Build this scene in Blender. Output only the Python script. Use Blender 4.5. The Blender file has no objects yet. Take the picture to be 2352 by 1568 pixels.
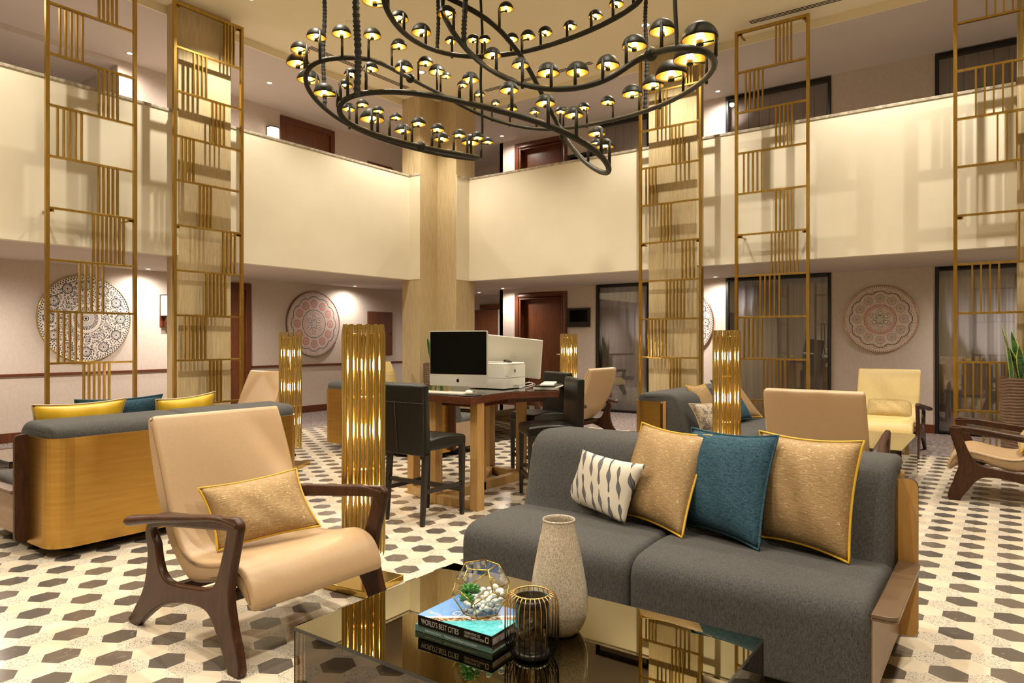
import bpy, bmesh, math, random
from mathutils import Vector, Matrix, Euler
random.seed(7)
PI=math.pi
SC=bpy.context.scene
COL=SC.collection

# ---------------------------------------------------------------- camera, world, exposure, lights
FPX=1589.5; YAW=math.radians(35.70); HOR=781.5; CH=1.3
cd=bpy.data.cameras.new('camera'); cam=bpy.data.objects.new('camera',cd); COL.objects.link(cam)
cam.location=(0,0,CH); cam.rotation_euler=(PI/2,0,YAW)
cd.lens=FPX/2352*36; cd.sensor_width=36; cd.shift_y=-(784-HOR)/2352; cd.clip_start=.05; cd.clip_end=80
SC.camera=cam
W=bpy.data.worlds.new('world'); SC.world=W; W.use_nodes=True
W.node_tree.nodes['Background'].inputs[0].default_value=(.9,.75,.55,1)
W.node_tree.nodes['Background'].inputs[1].default_value=.12
SC.view_settings.view_transform='Standard'; SC.view_settings.look='None'
SC.view_settings.gamma=1; SC.view_settings.use_curve_mapping=False
SC.view_settings.exposure=0.12
SC.cycles.max_bounces=7; SC.cycles.diffuse_bounces=4; SC.cycles.glossy_bounces=4
SC.cycles.transmission_bounces=6; SC.cycles.transparent_max_bounces=12
SC.cycles.sample_clamp_indirect=4.0; SC.cycles.caustics_reflective=False; SC.cycles.caustics_refractive=False
SC.cycles.blur_glossy=.5

MAINC=(1.0,.91,.75); CORC=(1.0,.90,.80)
DOWN_MAIN=[(-7.38,4.90),(-7.30,7.78),(-7.38,2.0),(-3.84,8.32),(-1.2,8.32),(.9,8.32),(-7.38,.3)]
DOWN_MID=[(-5.2,1.4),(-5.0,3.9),(-5.0,6.4),(-2.4,6.3),(-2.2,3.7),(-2.4,1.0),(.4,6.0),(.5,3.4),(.6,.6),(-2.4,-1.6),(.6,-1.6),(-5.2,-1.2)]
DOWN_LOW=[(-10.0,8.85),(-10.0,5.0),(-9.2,2.8),(-8.09,10.95),(-3.84,10.95),(-9.2,11.6),(.35,10.3),(-4.6,10.3),(-9.3,5.6)]
DOWN_UP=[(-9.95,4.72),(-9.33,6.53),(-8.63,8.87),(-8.06,10.88),(-3.8,10.95),(-9.2,2.2),(1.6,10.0),(-4.6,10.3),(-9.3,5.6)]
HIDDEN_FILL=[(-9.2,2.8),(-9.3,5.6),(-4.6,10.3),(.35,10.3),(1.6,10.0),(-9.2,2.2)]   # added out of view to brighten the corridors; clear of walls, wide beams
def spot(x,y,z,e,ang,blend,col,rad=.035):
    l=bpy.data.lights.new('downlight_beam','SPOT'); l.energy=e; l.spot_size=math.radians(ang); l.spot_blend=blend
    l.color=col; l.shadow_soft_size=rad
    o=bpy.data.objects.new('downlight_beam',l); COL.objects.link(o); o.location=(x,y,z); return o
for x,y in DOWN_MAIN: spot(x,y,5.36,235,120,.6,MAINC,.03)
for x,y in DOWN_MID: spot(x,y,5.36,380,115,.9,MAINC,.06)
for x,y in DOWN_LOW: spot(x,y,2.30,200 if (x,y) in HIDDEN_FILL else 75,168,1,CORC)
for x,y in DOWN_UP: spot(x,y,5.27,130 if (x,y) in HIDDEN_FILL else 65,168,1,CORC)

# ---------------------------------------------------------------- node helpers
class N:
    """one node-tree value; python operators build math nodes"""
    def __init__(s,t,v): s.t=t; s.v=v
    def _m(s,op,*a):
        n=s.t.nodes.new('ShaderNodeMath'); n.operation=op
        for i,x in enumerate((s,)+a):
            if isinstance(x,N): x=x.v
            if isinstance(x,(int,float)): n.inputs[i].default_value=x
            else: s.t.links.new(x,n.inputs[i])
        return N(s.t,n.outputs[0])
    def __add__(s,o): return s._m('ADD',o)
    __radd__=__add__
    def __sub__(s,o): return s._m('SUBTRACT',o)
    def __mul__(s,o): return s._m('MULTIPLY',o)
    __rmul__=__mul__
    def __truediv__(s,o): return s._m('DIVIDE',o)
    def __lt__(s,o): return s._m('LESS_THAN',o)
    def __gt__(s,o): return s._m('GREATER_THAN',o)
    def mod(s,o): return s._m('FLOORED_MODULO',o)
    def abs(s): return s._m('ABSOLUTE')
    def sin(s): return s._m('SINE')
    def cos(s): return s._m('COSINE')
    def sqrt(s): return s._m('SQRT')
    def mx(s,o): return s._m('MAXIMUM',o)
    def mn(s,o): return s._m('MINIMUM',o)
    def atan2(s,o): return s._m('ARCTAN2',o)
    def inv(s): return s._m('MULTIPLY',-1)+1
def band(v,a,b): return (v>a)*(v<b)

class Mat:
    def __init__(s,name,rough=.5,metal=0,color=(.5,.5,.5),spec=.5):
        s.m=bpy.data.materials.new(name); s.m.use_nodes=True; s.t=s.m.node_tree
        s.b=s.t.nodes['Principled BSDF']; s.out=s.t.nodes['Material Output']
        s.b.inputs['Roughness'].default_value=rough; s.b.inputs['Metallic'].default_value=metal
        s.b.inputs['Base Color'].default_value=(*color,1); s.b.inputs['Specular IOR Level'].default_value=spec
        s.m.diffuse_color=(*color,1)
    def coord(s,kind='Object',scale=None):
        n=s.t.nodes.new('ShaderNodeTexCoord'); o=n.outputs[kind]
        if scale:
            mp=s.t.nodes.new('ShaderNodeMapping'); mp.inputs['Scale'].default_value=scale
            s.t.links.new(o,mp.inputs[0]); o=mp.outputs[0]
        return o
    def xyz(s,kind='Object'):
        n=s.t.nodes.new('ShaderNodeSeparateXYZ'); s.t.links.new(s.coord(kind),n.inputs[0])
        return [N(s.t,o) for o in n.outputs]
    def noise(s,scale=5,detail=3,rough=.5,stretch=None,kind='Object',dist=0):
        n=s.t.nodes.new('ShaderNodeTexNoise'); n.inputs['Scale'].default_value=scale
        n.inputs['Detail'].default_value=detail; n.inputs['Roughness'].default_value=rough; n.inputs['Distortion'].default_value=dist
        s.t.links.new(s.coord(kind,stretch),n.inputs['Vector']); return N(s.t,n.outputs['Fac'])
    def ramp(s,v,stops,interp='LINEAR'):
        n=s.t.nodes.new('ShaderNodeValToRGB'); n.color_ramp.interpolation=interp
        e=n.color_ramp.elements
        while len(e)<len(stops): e.new(.5)
        for i,(p,c) in enumerate(stops): e[i].position=p; e[i].color=(*c,1)
        s.t.links.new(v.v,n.inputs[0]); return n.outputs[0]
    def mix(s,f,a,b):
        n=s.t.nodes.new('ShaderNodeMix'); n.data_type='RGBA'
        for k,x in ((0,f),(6,a),(7,b)):
            if isinstance(x,N): x=x.v
            if isinstance(x,(int,float)): n.inputs[k].default_value=x
            elif isinstance(x,tuple): n.inputs[k].default_value=(*x,1)
            else: s.t.links.new(x,n.inputs[k])
        return n.outputs[2]
    def col(s,c): s.t.links.new(c,s.b.inputs['Base Color']); return s
    def rough(s,v): s.t.links.new(v.v,s.b.inputs['Roughness']); return s
    def bump(s,v,strength=.3,dist=.01):
        n=s.t.nodes.new('ShaderNodeBump'); n.inputs['Strength'].default_value=strength; n.inputs['Distance'].default_value=dist
        s.t.links.new(v.v,n.inputs['Height']); s.t.links.new(n.outputs[0],s.b.inputs['Normal']); return s

def noisy(name,c1,c2,scale,rough=.6,metal=0,stretch=None,bump=0,detail=4,lo=.35,hi=.65,dist=.01,spec=.5,kind='Object'):
    M=Mat(name,rough,metal,c1,spec); v=M.noise(scale,detail,.6,stretch,kind)
    M.col(M.ramp(v,[(lo,c1),(hi,c2)]))
    if bump: M.bump(v,bump,dist)
    return M.m

def hexmetric(x,y,cx,cy,a):
    P=a*math.sqrt(3)
    lx=(x-(cx-P/2)).mod(P)-P/2; ly=(y-(cy-a/2)).mod(a)-a/2
    k=ly*(math.sqrt(3)/2); h=lx*.5
    return lx.abs().mx((h+k).abs()).mx((h-k).abs())
def floor_mat():
    M=Mat('hexagon stone tiles',.13,0,(.8,.7,.55),.5)
    x,y,z=M.xyz('Object'); w=.1326; a=w*math.sqrt(3); P=a*math.sqrt(3)
    def lat(cx,cy): return hexmetric(x,y,cx,cy,a).mn(hexmetric(x,y,cx+P/2,cy+a/2,a))
    dark=lat(-.193,3.417); spk=lat(-.193+w,3.417)
    isd=dark<(w/2-.0008); iss=spk<(w/2)
    # a different tone for each dark tile: coarse noise sampled per lattice cell
    cellx=(((x+.193)/(P/2))._m('ROUND'))*(P/2); 
    wn=M.t.nodes.new('ShaderNodeTexWhiteNoise'); wn.noise_dimensions='2D'
    cb=M.t.nodes.new('ShaderNodeCombineXYZ'); M.t.links.new(cellx.v,cb.inputs[0])
    par=((cellx/(P/2))._m('ROUND')).mod(2)
    celly=(((y-3.417-par*(a/2))/a)._m('ROUND'))
    M.t.links.new(celly.v,cb.inputs[1]); M.t.links.new(cb.outputs[0],wn.inputs['Vector'])
    tone=N(M.t,wn.outputs['Value'])
    vein=M.noise(9,8,.65,None,'Object',2.5)
    dk=M.mix(tone,(.085,.075,.068),(.155,.125,.10))
    dk=M.mix(((vein-.60)*14)._m('MINIMUM',1)._m('MAXIMUM',0)*.35,dk,(.42,.38,.33))
    cl=M.noise(3.5,6,.6,None,'Object',1)
    pl=M.ramp(cl,[(.3,(.60,.49,.36)),(.7,(.74,.64,.50))])
    vo=M.t.nodes.new('ShaderNodeTexVoronoi'); vo.inputs['Scale'].default_value=150
    M.t.links.new(M.coord('Object'),vo.inputs['Vector'])
    spn=N(M.t,vo.outputs['Distance']); big=M.noise(95,2,.5)
    grains=(spn<.36)*(big>.45)
    sp=M.mix(grains*.8,(.62,.55,.45),(.10,.08,.06))
    c=M.mix(iss,pl,sp); c=M.mix(isd,c,dk)
    M.col(c); M.rough(M.noise(2.5,3)*.10+.07)
    return M.m

def wood(name,c1,c2,rough=.35,stretch=(3,3,.35),scale=14,spec=.4):
    M=Mat(name,rough,0,c1,spec); v=M.noise(scale,6,.65,stretch,'Object',1.2); v2=M.noise(scale*5,3,.6,stretch)
    M.col(M.ramp(v*.7+v2*.3,[(.36,c1),(.62,c2)])); M.bump(v2,.06,.003); return M.m

# ---------------------------------------------------------------- materials
m_floor=floor_mat()
m_carpet=noisy('mottled carpet',(.07,.05,.045),(.30,.24,.21),22,.95,0,(1,2.2,1),.3,6,.42,.6)
m_fascia=noisy('cream plaster',(.80,.72,.56),(.84,.765,.61),1.2,.75)
m_ceil=noisy('ceiling paint',(.87,.77,.54),(.90,.80,.58),.7,.85)
m_ceil_dim=noisy('dimmed corridor ceiling white',(.60,.53,.47),(.64,.57,.51),.7,.85)  # white ceiling; the corridor dimness is put into this greyer colour
m_paper=noisy('mauve wallpaper',(.57,.48,.41),(.62,.53,.46),30,.7,0,(1,1,.6),.08,5)
m_paper2=m_paper
m_grass=noisy('grasscloth covering',(.42,.315,.17),(.65,.51,.29),150,.8,0,(1,1,.03),.35,6,.3,.66,.004)
m_stone=noisy('grey marble coping',(.30,.25,.19),(.62,.55,.44),14,.25,0,(1,1,1),0,6)
m_brass=noisy('antique brass',(.40,.25,.055),(.50,.33,.085),30,.30,1,(1,1,.15),.05,3)
m_brass_sh=Mat('brushed brass sheet',.33,1,(.52,.32,.10))
_v=m_brass_sh.noise(26,6,.7,(.10,.10,1.6)); _v2=m_brass_sh.noise(160,3,.6,(.05,.05,2))
m_brass_sh.col(m_brass_sh.ramp(_v,[(.3,(.50,.285,.065)),(.7,(.60,.365,.10))])); m_brass_sh.bump(_v2,.12,.002)
m_brass_sh=m_brass_sh.m
m_gold=Mat('polished gold tube',.24,1,(.66,.50,.19)).m
m_gold2=Mat('gold lamp lining',.32,1,(.95,.66,.17)).m
m_black=Mat('bronze black metal',.5,0,(.020,.018,.011),.22).m
m_blackfab=noisy('black ruched sleeve',(.008,.008,.008),(.03,.03,.03),120,.7,0,(1,1,1),.6)
m_blk=Mat('black powder coat',.35,0,(.012,.011,.010)).m
m_walnut=wood('dark walnut',(.026,.010,.005),(.072,.027,.012),.36,(2.5,2.5,.5),10,.3)
m_walnut2=wood('walnut table edge',(.06,.018,.010),(.13,.045,.022),.16,(.6,.6,4),12)
m_doorw=wood('red brown door veneer',(.085,.024,.009),(.175,.058,.020),.32,(5,5,.28),9)
m_doorf=wood('door frame veneer',(.085,.024,.010),(.15,.045,.018),.3,(5,5,.3),9)
m_legw=wood('honey oak',(.36,.20,.062),(.47,.28,.10),.35,(4,4,.3),9)
m_leather=noisy('tan leather',(.435,.29,.16),(.455,.305,.17),60,.42,0,None,.10,5,.35,.65,.002)
m_leath2=noisy('pale yellow leather',(.68,.51,.21),(.72,.55,.24),60,.4,0,None,.08,5)
m_lseam=Mat('leather seam',.5,0,(.25,.15,.08)).m
m_grey=None
def fabric(name,c1,c2,scale=260,stretch=None,bump=.25,rough=.9,c3=None):
    M=Mat(name,rough,0,c1,.25); v=M.noise(scale,3,.7,stretch); v2=M.noise(scale*.5,2,.7,(1,1,.25))
    M.col(M.ramp(v*.6+v2*.4,[(.38,c1),(.62,c2)])); M.bump(v,bump,.003); return M.m
m_grey=fabric('charcoal woven upholstery',(.034,.032,.031),(.098,.094,.089),420,(1,1,.6),.2)
m_blue=fabric('teal blue chenille',(.012,.038,.060),(.050,.115,.16),260,(.14,1.0,.3))
def lurex(name,c1,c2,c3):
    M=Mat(name,.42,.35,c1,.5); v=M.noise(300,3,.7,(.10,1.0,.3)); sp=M.noise(330,2,.6,(.16,1.0,.3))
    c=M.ramp(v,[(.35,c1),(.65,c2)]); c=M.mix((sp>.66)*.8,c,c3); M.col(c); M.bump(v,.35,.003)
    M.rough((sp>.66)*-.3+.6); return M.m
m_goldfab=lurex('gold lurex weave',(.26,.165,.07),(.40,.265,.125),(.85,.66,.36))
m_goldfab2=lurex('pale gold lurex weave',(.42,.30,.12),(.58,.44,.20),(.9,.75,.42))
m_yel=noisy('mustard satin',(.60,.37,.015),(.72,.46,.03),6,.35,0,None,.3,3)
m_pipe=Mat('mustard piping',.5,0,(.60,.36,.02)).m
m_pipe2=Mat('beige piping',.6,0,(.5,.40,.28)).m
m_blackl=noisy('black bonded leather',(.005,.005,.004),(.009,.009,.007),50,.36,0,None,.12,4,.35,.65,.002,.28)
m_dkleg=Mat('black stained leg',.35,0,(.010,.008,.006)).m
m_tanpanel=wood('tan laminate',(.30,.20,.13),(.36,.25,.165),.4,(.5,.5,3),8)
m_ledge=Mat('brown leather ledge',.30,0,(.13,.078,.042)).m
m_white=Mat('white plastic',.3,0,(.72,.69,.60)).m
m_silver=Mat('silver aluminium',.3,.3,(.62,.61,.56)).m
m_grill=Mat('grey vent',.5,0,(.35,.34,.30)).m
m_screen=Mat('black screen',.12,0,(.002,.002,.002),.12).m
m_frameb=Mat('black window frame',.4,0,(.008,.007,.006)).m
m_dark=Mat('matt near black',.8,0,(.01,.008,.007)).m  # plain near-black for diffuser slots, hatch latch and sofa plinth
m_gloss=Mat('black glass worktop',.04,0,(.012,.009,.007),.8).m
m_curt=noisy('grey mauve curtain',(.62,.59,.58),(.74,.71,.69),5,.85,0,(1,1,.1))
m_panelw=wood('grey brown panelling',(.50,.39,.31),(.58,.46,.37),.5,(4,4,.3),7)
def emis(name,c,s):
    M=Mat(name,.5); M.b.inputs['Emission Color'].default_value=(*c,1); M.b.inputs['Emission Strength'].default_value=s; return M.m
m_bulb=emis('lamp bulb',(1,.78,.40),70)
m_bulb2=emis('tube lamp bulb',(1,.90,.70),300)
m_dl=emis('downlight lens',(1,.93,.75),14)
m_sconce=emis('alabaster sconce',(1,.95,.70),2.6)
def glass(name,tint,refl=.08,rough=0,gcol=(1,1,1),fk=.9):
    M=Mat(name); t=M.t
    tr=t.nodes.new('ShaderNodeBsdfTransparent'); tr.inputs[0].default_value=(*tint,1)
    gl=t.nodes.new('ShaderNodeBsdfGlossy'); gl.inputs['Roughness'].default_value=rough; gl.inputs[0].default_value=(*gcol,1)
    fr=t.nodes.new('ShaderNodeLayerWeight'); fr.inputs[0].default_value=.25
    f=(N(t,fr.outputs['Fresnel'])*fk+refl)._m('MINIMUM',1)
    mx=t.nodes.new('ShaderNodeMixShader'); t.links.new(f.v,mx.inputs[0]); t.links.new(tr.outputs[0],mx.inputs[1]); t.links.new(gl.outputs[0],mx.inputs[2])
    t.links.new(mx.outputs[0],M.out.inputs[0]); return M.m
m_glass=glass('clear glass',(.97,.98,.97),.01,0,(.7,.7,.7),.25)
m_smoke=glass('smoked side glass',(.50,.42,.30),.03)
m_smoke2=glass('smoky hurricane glass',(.80,.77,.72),.03)
m_pane=glass('tinted corridor glazing',(.88,.88,.90),.09)
m_mirror=Mat('bronze mirror top',.0,1,(.27,.232,.125)).m
m_edge=Mat('dark glass edge',.2,0,(.012,.014,.012)).m

# ---------------------------------------------------------------- mesh builder
class MB:
    def __init__(s): s.v=[]; s.f=[]; s.mi=[]; s.sm=[]
    def add(s,vs,fs,mi=0,sm=False):
        b=len(s.v); s.v+= [tuple(v) for v in vs]
        for f in fs: s.f.append([b+i for i in f]); s.mi.append(mi); s.sm.append(sm)
        return s
    def box(s,x0,x1,y0,y1,z0,z1,mi=0):
        vs=[(x,y,z) for z in (z0,z1) for y in (y0,y1) for x in (x0,x1)]
        return s.add(vs,[(0,2,3,1),(4,5,7,6),(0,1,5,4),(2,6,7,3),(0,4,6,2),(1,3,7,5)],mi)
    def quad(s,a,b,c,d,mi=0): return s.add([a,b,c,d],[(0,1,2,3)],mi)
    def prism(s,poly,z0,z1,mi=0,axis='z',sm=False):
        n=len(poly)
        def P(p,z):
            return (p[0],p[1],z) if axis=='z' else ((p[0],z,p[1]) if axis=='y' else (z,p[0],p[1]))
        vs=[P(p,z0) for p in poly]+[P(p,z1) for p in poly]
        fs=[tuple(range(n))[::-1],tuple(range(n,2*n))]
        s.add(vs,fs,mi)
        return s.add(vs,[(i,(i+1)%n,n+(i+1)%n,n+i) for i in range(n)],mi,sm)
    def tube(s,pts,r,n=10,mi=0,closed=False,cap=True,rs=None,flat=None):
        pts=[Vector(p) for p in pts]; m=len(pts); rings=[]
        up=None
        for i,p in enumerate(pts):
            if closed: t=(pts[(i+1)%m]-pts[i-1])
            else: t=pts[min(i+1,m-1)]-pts[max(i-1,0)]
            if t.length<1e-9: t=Vector((0,0,1))
            t.normalize()
            if up is None:
                up=Vector((0,0,1)) if abs(t.z)<.9 else Vector((1,0,0))
            a=up-t*up.dot(t)
            if a.length<1e-5: a=t.orthogonal()
            a.normalize(); up=a; b=t.cross(a)
            rr=rs[i] if rs else r
            fx,fy=flat or (1,1)
            rings.append([p+(a*math.cos(2*PI*k/n)*fx+b*math.sin(2*PI*k/n)*fy)*rr for k in range(n)])
        vs=[v for R_ in rings for v in R_]; fs=[]
        for i in range(m if closed else m-1):
            j=(i+1)%m
            for k in range(n):
                fs.append((i*n+k,i*n+(k+1)%n,j*n+(k+1)%n,j*n+k))
        s.add(vs,fs,mi,True)
        if cap and not closed:
            s.add(rings[0],[tuple(range(n))[::-1]],mi); s.add(rings[-1],[tuple(range(n))],mi)
        return s
    def lathe(s,prof,n=32,c=(0,0),mi=0,sm=True):
        vs=[]
        for r,z in prof:
            for k in range(n): vs.append((c[0]+r*math.cos(2*PI*k/n),c[1]+r*math.sin(2*PI*k/n),z))
        fs=[(i*n+k,i*n+(k+1)%n,(i+1)*n+(k+1)%n,(i+1)*n+k) for i in range(len(prof)-1) for k in range(n)]
        return s.add(vs,fs,mi,sm)
    def bar(s,a,b,w,h=None,mi=0,up=(0,0,1)):
        a=Vector(a);b=Vector(b);h=h or w;t=(b-a).normalized();u=Vector(up)
        if abs(t.dot(u))>.95: u=Vector((0,1,0))
        r=t.cross(u).normalized()*w/2; q=r.cross(t).normalized()*h/2
        vs=[a-r-q,a+r-q,a+r+q,a-r+q,b-r-q,b+r-q,b+r+q,b-r+q]
        return s.add(vs,[(0,1,2,3),(7,6,5,4),(0,4,5,1),(1,5,6,2),(2,6,7,3),(3,7,4,0)],mi)
    def build(s,name,mats,parent=None,bevel=0,seg=2,smooth=False,sub=0):
        me=bpy.data.meshes.new(name)
        if not isinstance(mats,(list,tuple)): mats=[mats]
        for m in mats: me.materials.append(m)
        me.from_pydata(s.v,[],s.f)
        for p,mi,sm in zip(me.polygons,s.mi,s.sm): p.material_index=mi; p.use_smooth=sm or smooth
        bm=bmesh.new(); bm.from_mesh(me); bmesh.ops.remove_doubles(bm,verts=bm.verts,dist=1e-5)
        bmesh.ops.recalc_face_normals(bm,faces=bm.faces); bm.to_mesh(me); bm.free()
        o=bpy.data.objects.new(name,me); COL.objects.link(o)
        if parent: o.parent=parent
        if bevel:
            b=o.modifiers.new('bevel','BEVEL'); b.width=bevel; b.segments=seg; b.limit_method='ANGLE'; b.angle_limit=math.radians(35)
            for p in me.polygons: p.use_smooth=True
            w=o.modifiers.new('wn','WEIGHTED_NORMAL'); w.keep_sharp=False
        if sub:
            q=o.modifiers.new('sub','SUBSURF'); q.levels=sub; q.render_levels=sub
        return o
def thing(name,label,cat,loc=(0,0,0),rz=0,group=None):
    o=bpy.data.objects.new(name,None); COL.objects.link(o); o.location=loc; o.rotation_euler=(0,0,rz)
    o.empty_display_size=.1
    return tag(o,label,cat,group)
def tag(o,label,cat,group=None):
    o['label']=label; o['category']=cat
    if group: o['group']=group
    elif 'group' in o: del o['group']
    return o
def struct(o): o['kind']='structure'; return o
def copy_tree(o,parent=None):
    c=o.copy(); COL.objects.link(c); c.parent=parent
    for ch in [q for q in o.children]: copy_tree(ch,c)
    return c
def rebase(o,p):
    """move an unparented mesh's origin to p, leaving it in place"""
    p=Vector(p); o.data.transform(Matrix.Translation(-p)); o.location=p; return o
def catmull(pts,k=6,closed=False):
    P=[Vector(p) for p in pts]; n=len(P); out=[]
    for i in range(n if closed else n-1):
        if closed: a,b,c,d=P[i-1],P[i],P[(i+1)%n],P[(i+2)%n]
        else: a,b,c,d=P[max(i-1,0)],P[i],P[i+1],P[min(i+2,n-1)]
        for j in range(k):
            t=j/k
            out.append(.5*((2*b)+(c-a)*t+(2*a-5*b+4*c-d)*t*t+(3*b-a-3*c+d)*t**3))
    if not closed: out.append(P[-1])
    return out
def text(s,size,mat,parent,mtx,name='lettering',ext=.0003,align='LEFT',sx=1):
    c=bpy.data.curves.new(name,'FONT'); c.body=s; c.size=size; c.extrude=ext; c.align_x=align
    o=bpy.data.objects.new(name,c); COL.objects.link(o)
    me=bpy.data.meshes.new_from_object(o.evaluated_get(bpy.context.evaluated_depsgraph_get())) if False else None
    bpy.context.view_layer.update()
    dg=bpy.context.evaluated_depsgraph_get(); me=bpy.data.meshes.new_from_object(o.evaluated_get(dg))
    bpy.data.objects.remove(o); me.transform(Matrix.Diagonal((sx,1,1,1))); me.transform(mtx)
    me.materials.clear(); me.materials.append(mat); me.name=name
    q=bpy.data.objects.new(name,me); COL.objects.link(q); q.parent=parent; return q
def flat_shape(outer,holes,th,bev,name,mat,parent,mtx):
    c=bpy.data.curves.new(name,'CURVE'); c.dimensions='2D'; c.fill_mode='BOTH'; c.extrude=th/2-bev; c.bevel_depth=bev; c.bevel_resolution=2
    for loop in [outer]+holes:
        sp=c.splines.new('POLY'); sp.points.add(len(loop)-1); sp.use_cyclic_u=True
        for p,q in zip(sp.points,loop): p.co=(q[0],q[1],0,1)
    o=bpy.data.objects.new(name,c); COL.objects.link(o); bpy.context.view_layer.update()
    me=bpy.data.meshes.new_from_object(o.evaluated_get(bpy.context.evaluated_depsgraph_get()))
    bpy.data.objects.remove(o); me.transform(mtx); me.materials.clear(); me.materials.append(mat); me.name=name
    q=bpy.data.objects.new(name,me); COL.objects.link(q); q.parent=parent; return q
# ---------------------------------------------------------------- setting
XL,YR,XW,YW=-8.23,9.26,-10.30,11.28
ZS,ZC,ZU,ZM=2.325,4.06,5.30,5.40     # soffit, coping underside, corridor ceiling, main ceiling
XE,YS=6.0,-5.0
def S(name,mb,mat,bevel=0): return struct(mb.build(name,mat,None,bevel))
S('floor',MB().box(-8.45,XE,YS,9.12,-.05,0),m_floor)
S('floor_carpet',MB().box(-14,-8.45,YS,14,-.05,.001).box(-8.45,XE,9.12,14,-.05,.001),m_carpet)
# ceilings
XB,YB=-8.40,9.45
S('ceiling_main',MB().box(XB,XE,YS,YB,ZM,ZM+.1).box(XB-.02,XB+.002,YS,YB,ZU-.001,ZM+.1).box(XB,XE,YB-.002,YB+.02,ZU-.001,ZM+.1),m_ceil)
S('ceiling_upper',MB().box(-10.32,XB-.005,YS,14,ZU,ZU+.1).box(XB-.005,XE,YB+.005,14,ZU,ZU+.1).box(-14,-10.3,YS,4.72,5.22,5.5),m_ceil_dim)
# storey slabs with their fascias
SL=MB().box(-14,XL-.12,YS,14,ZS,2.97).box(XL-.12,XE,YR+.12,14,ZS,2.97)
S('ceiling_corridor',SL,m_ceil_dim)
fa=MB().box(XL-.12,XL,YS,YR+.12,ZS-.001,ZC).box(XL,XE,YR,YR+.12,ZS-.001,ZC)
# fascia lining that returns round the corner column and beside the piers
fa.box(XL,-7.993,8.484,8.49,ZS,ZC).box(-7.57,-7.562,8.93,YR,ZS,ZC)
fa.box(XL,-8.118,4.412,4.42,ZS,ZC).box(-3.469,-3.46,9.152,YR,ZS,ZC)
S('wall_balcony',fa,m_fascia)
S('trim_1',MB().box(XL-.14,XL+.012,YS,4.40,ZC,ZC+.035).box(XL-.14,XL+.012,5.12,8.50,ZC,ZC+.035).box(XL,-7.985,8.476,8.492,ZC,ZC+.035).box(XL,-8.11,4.40,4.425,ZC,ZC+.035)
  .box(-7.56,-4.18,YR-.012,YR+.14,ZC,ZC+.035).box(-3.46,.06,YR-.012,YR+.14,ZC,ZC+.035).box(-7.575,-7.55,8.93,YR,ZC,ZC+.035).box(.78,XE,YR-.012,YR+.14,ZC,ZC+.035),m_stone,.004)
# grasscloth piers
S('wall_corner_column',MB().prism([(-8.40,8.49),(-7.995,8.49),(-7.995,8.925),(-7.57,8.925),(-7.57,9.42),(-8.40,9.42)],0,ZM),m_grass)
S('wall_left_pier',MB().box(-8.38,-8.12,4.42,5.11,0,ZM),m_grass)
S('wall_right_pier',MB().box(-4.175,-3.469,9.15,9.42,0,ZM),m_grass)
S('wall_right_pier',MB().box(.067,.773,9.15,9.42,0,ZM),m_grass)
S('wall_left_pier',MB().box(-8.38,-8.12,.18,.87,0,ZM),m_grass)
# corridor walls
S('wall_left',MB().box(XW-.1,XW,YS,12.6,0,ZS+.02).box(XW-.1,XW,4.72,12.6,2.9,ZU+.02),m_paper)
S('wall_left_recess',MB().box(-14,XW-.1,4.72,4.80,2.9,5.25).box(-13.6,-13.5,YS,4.8,2.9,5.25),m_paper)
X0=-8.411
S('wall_right',MB().box(X0,-8.03,YW,YW+.1,0,ZU).box(-6.81,-6.20,YW,YW+.1,0,ZU).box(-5.13,-3.78,YW,YW+.1,0,ZU).box(-2.18,-.84,YW,YW+.1,0,ZU).box(.67,XE,YW,YW+.1,0,ZU)
  .box(-8.03,-6.81,YW,YW+.1,2.24,2.97).box(-8.03,-6.81,YW,YW+.1,5.22,ZU).box(X0,X0+.08,YW,14,0,ZU),m_paper)
S('wall_recess',MB().box(-10.4,X0,12.6,12.7,0,ZU),m_paper)
S('wall_east',MB().box(XE,XE+.1,YS,14,0,ZM),m_fascia)
S('wall_south',MB().box(-14,XE,YS-.1,YS,0,ZM),m_fascia)
for zz in (0,2.97):
    b=MB()
    for (a,c) in ((YS,6.50),(6.86,12.6)) : b.box(XW,XW+.018,a,c,zz,zz+.124)
    S('baseboard_left',b,m_doorf,.003)
    b=MB()
    for (a,c) in ((X0,-8.03),(-6.81,-6.2),(-5.13,-3.78),(-2.18,-.84),(.67,XE)): b.box(a,c,YW-.018,YW,zz,zz+.124)
    S('baseboard_right',b,m_doorf,.003)
S('trim_2',MB().box(XW,XW+.02,YS,6.50,.835,.872).box(XW,XW+.02,6.86,12.6,.835,.872),m_doorf,.003)
# timber doors in the right wall, both storeys
def door_y(n,x0,x1,z0,z1,depth=.16):
    d=struct(MB().box(x0+.13,x1-.11,YW+depth,YW+depth+.04,z0,z1-.12).build('door_%d'%n,m_doorw,None,.002))
    f=MB().box(x0,x0+.085,YW-.02,YW+.02,z0,z1).box(x1-.085,x1,YW-.02,YW+.02,z0,z1).box(x0+.085,x1-.085,YW-.02,YW+.02,z1-.085,z1)
    f.box(x0+.085,x0+.13,YW,YW+depth+.03,z0,z1-.085).box(x1-.13,x1-.085,YW,YW+depth+.03,z0,z1-.085).box(x0+.13,x1-.13,YW,YW+depth+.03,z1-.13,z1-.085)
    f.build('door_frame',m_doorf,d,.004)
    MB().tube([(x1-.19,YW+depth-.001,z0+1.03),(x1-.19,YW+depth-.05,z0+1.03),(x1-.31,YW+depth-.05,z0+1.03)],.009).build('door_handle',m_silver,d)
    return d
door_y(1,-8.03,-6.81,0,2.24); door_y(2,-8.03,-6.81,2.97,5.21)
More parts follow.
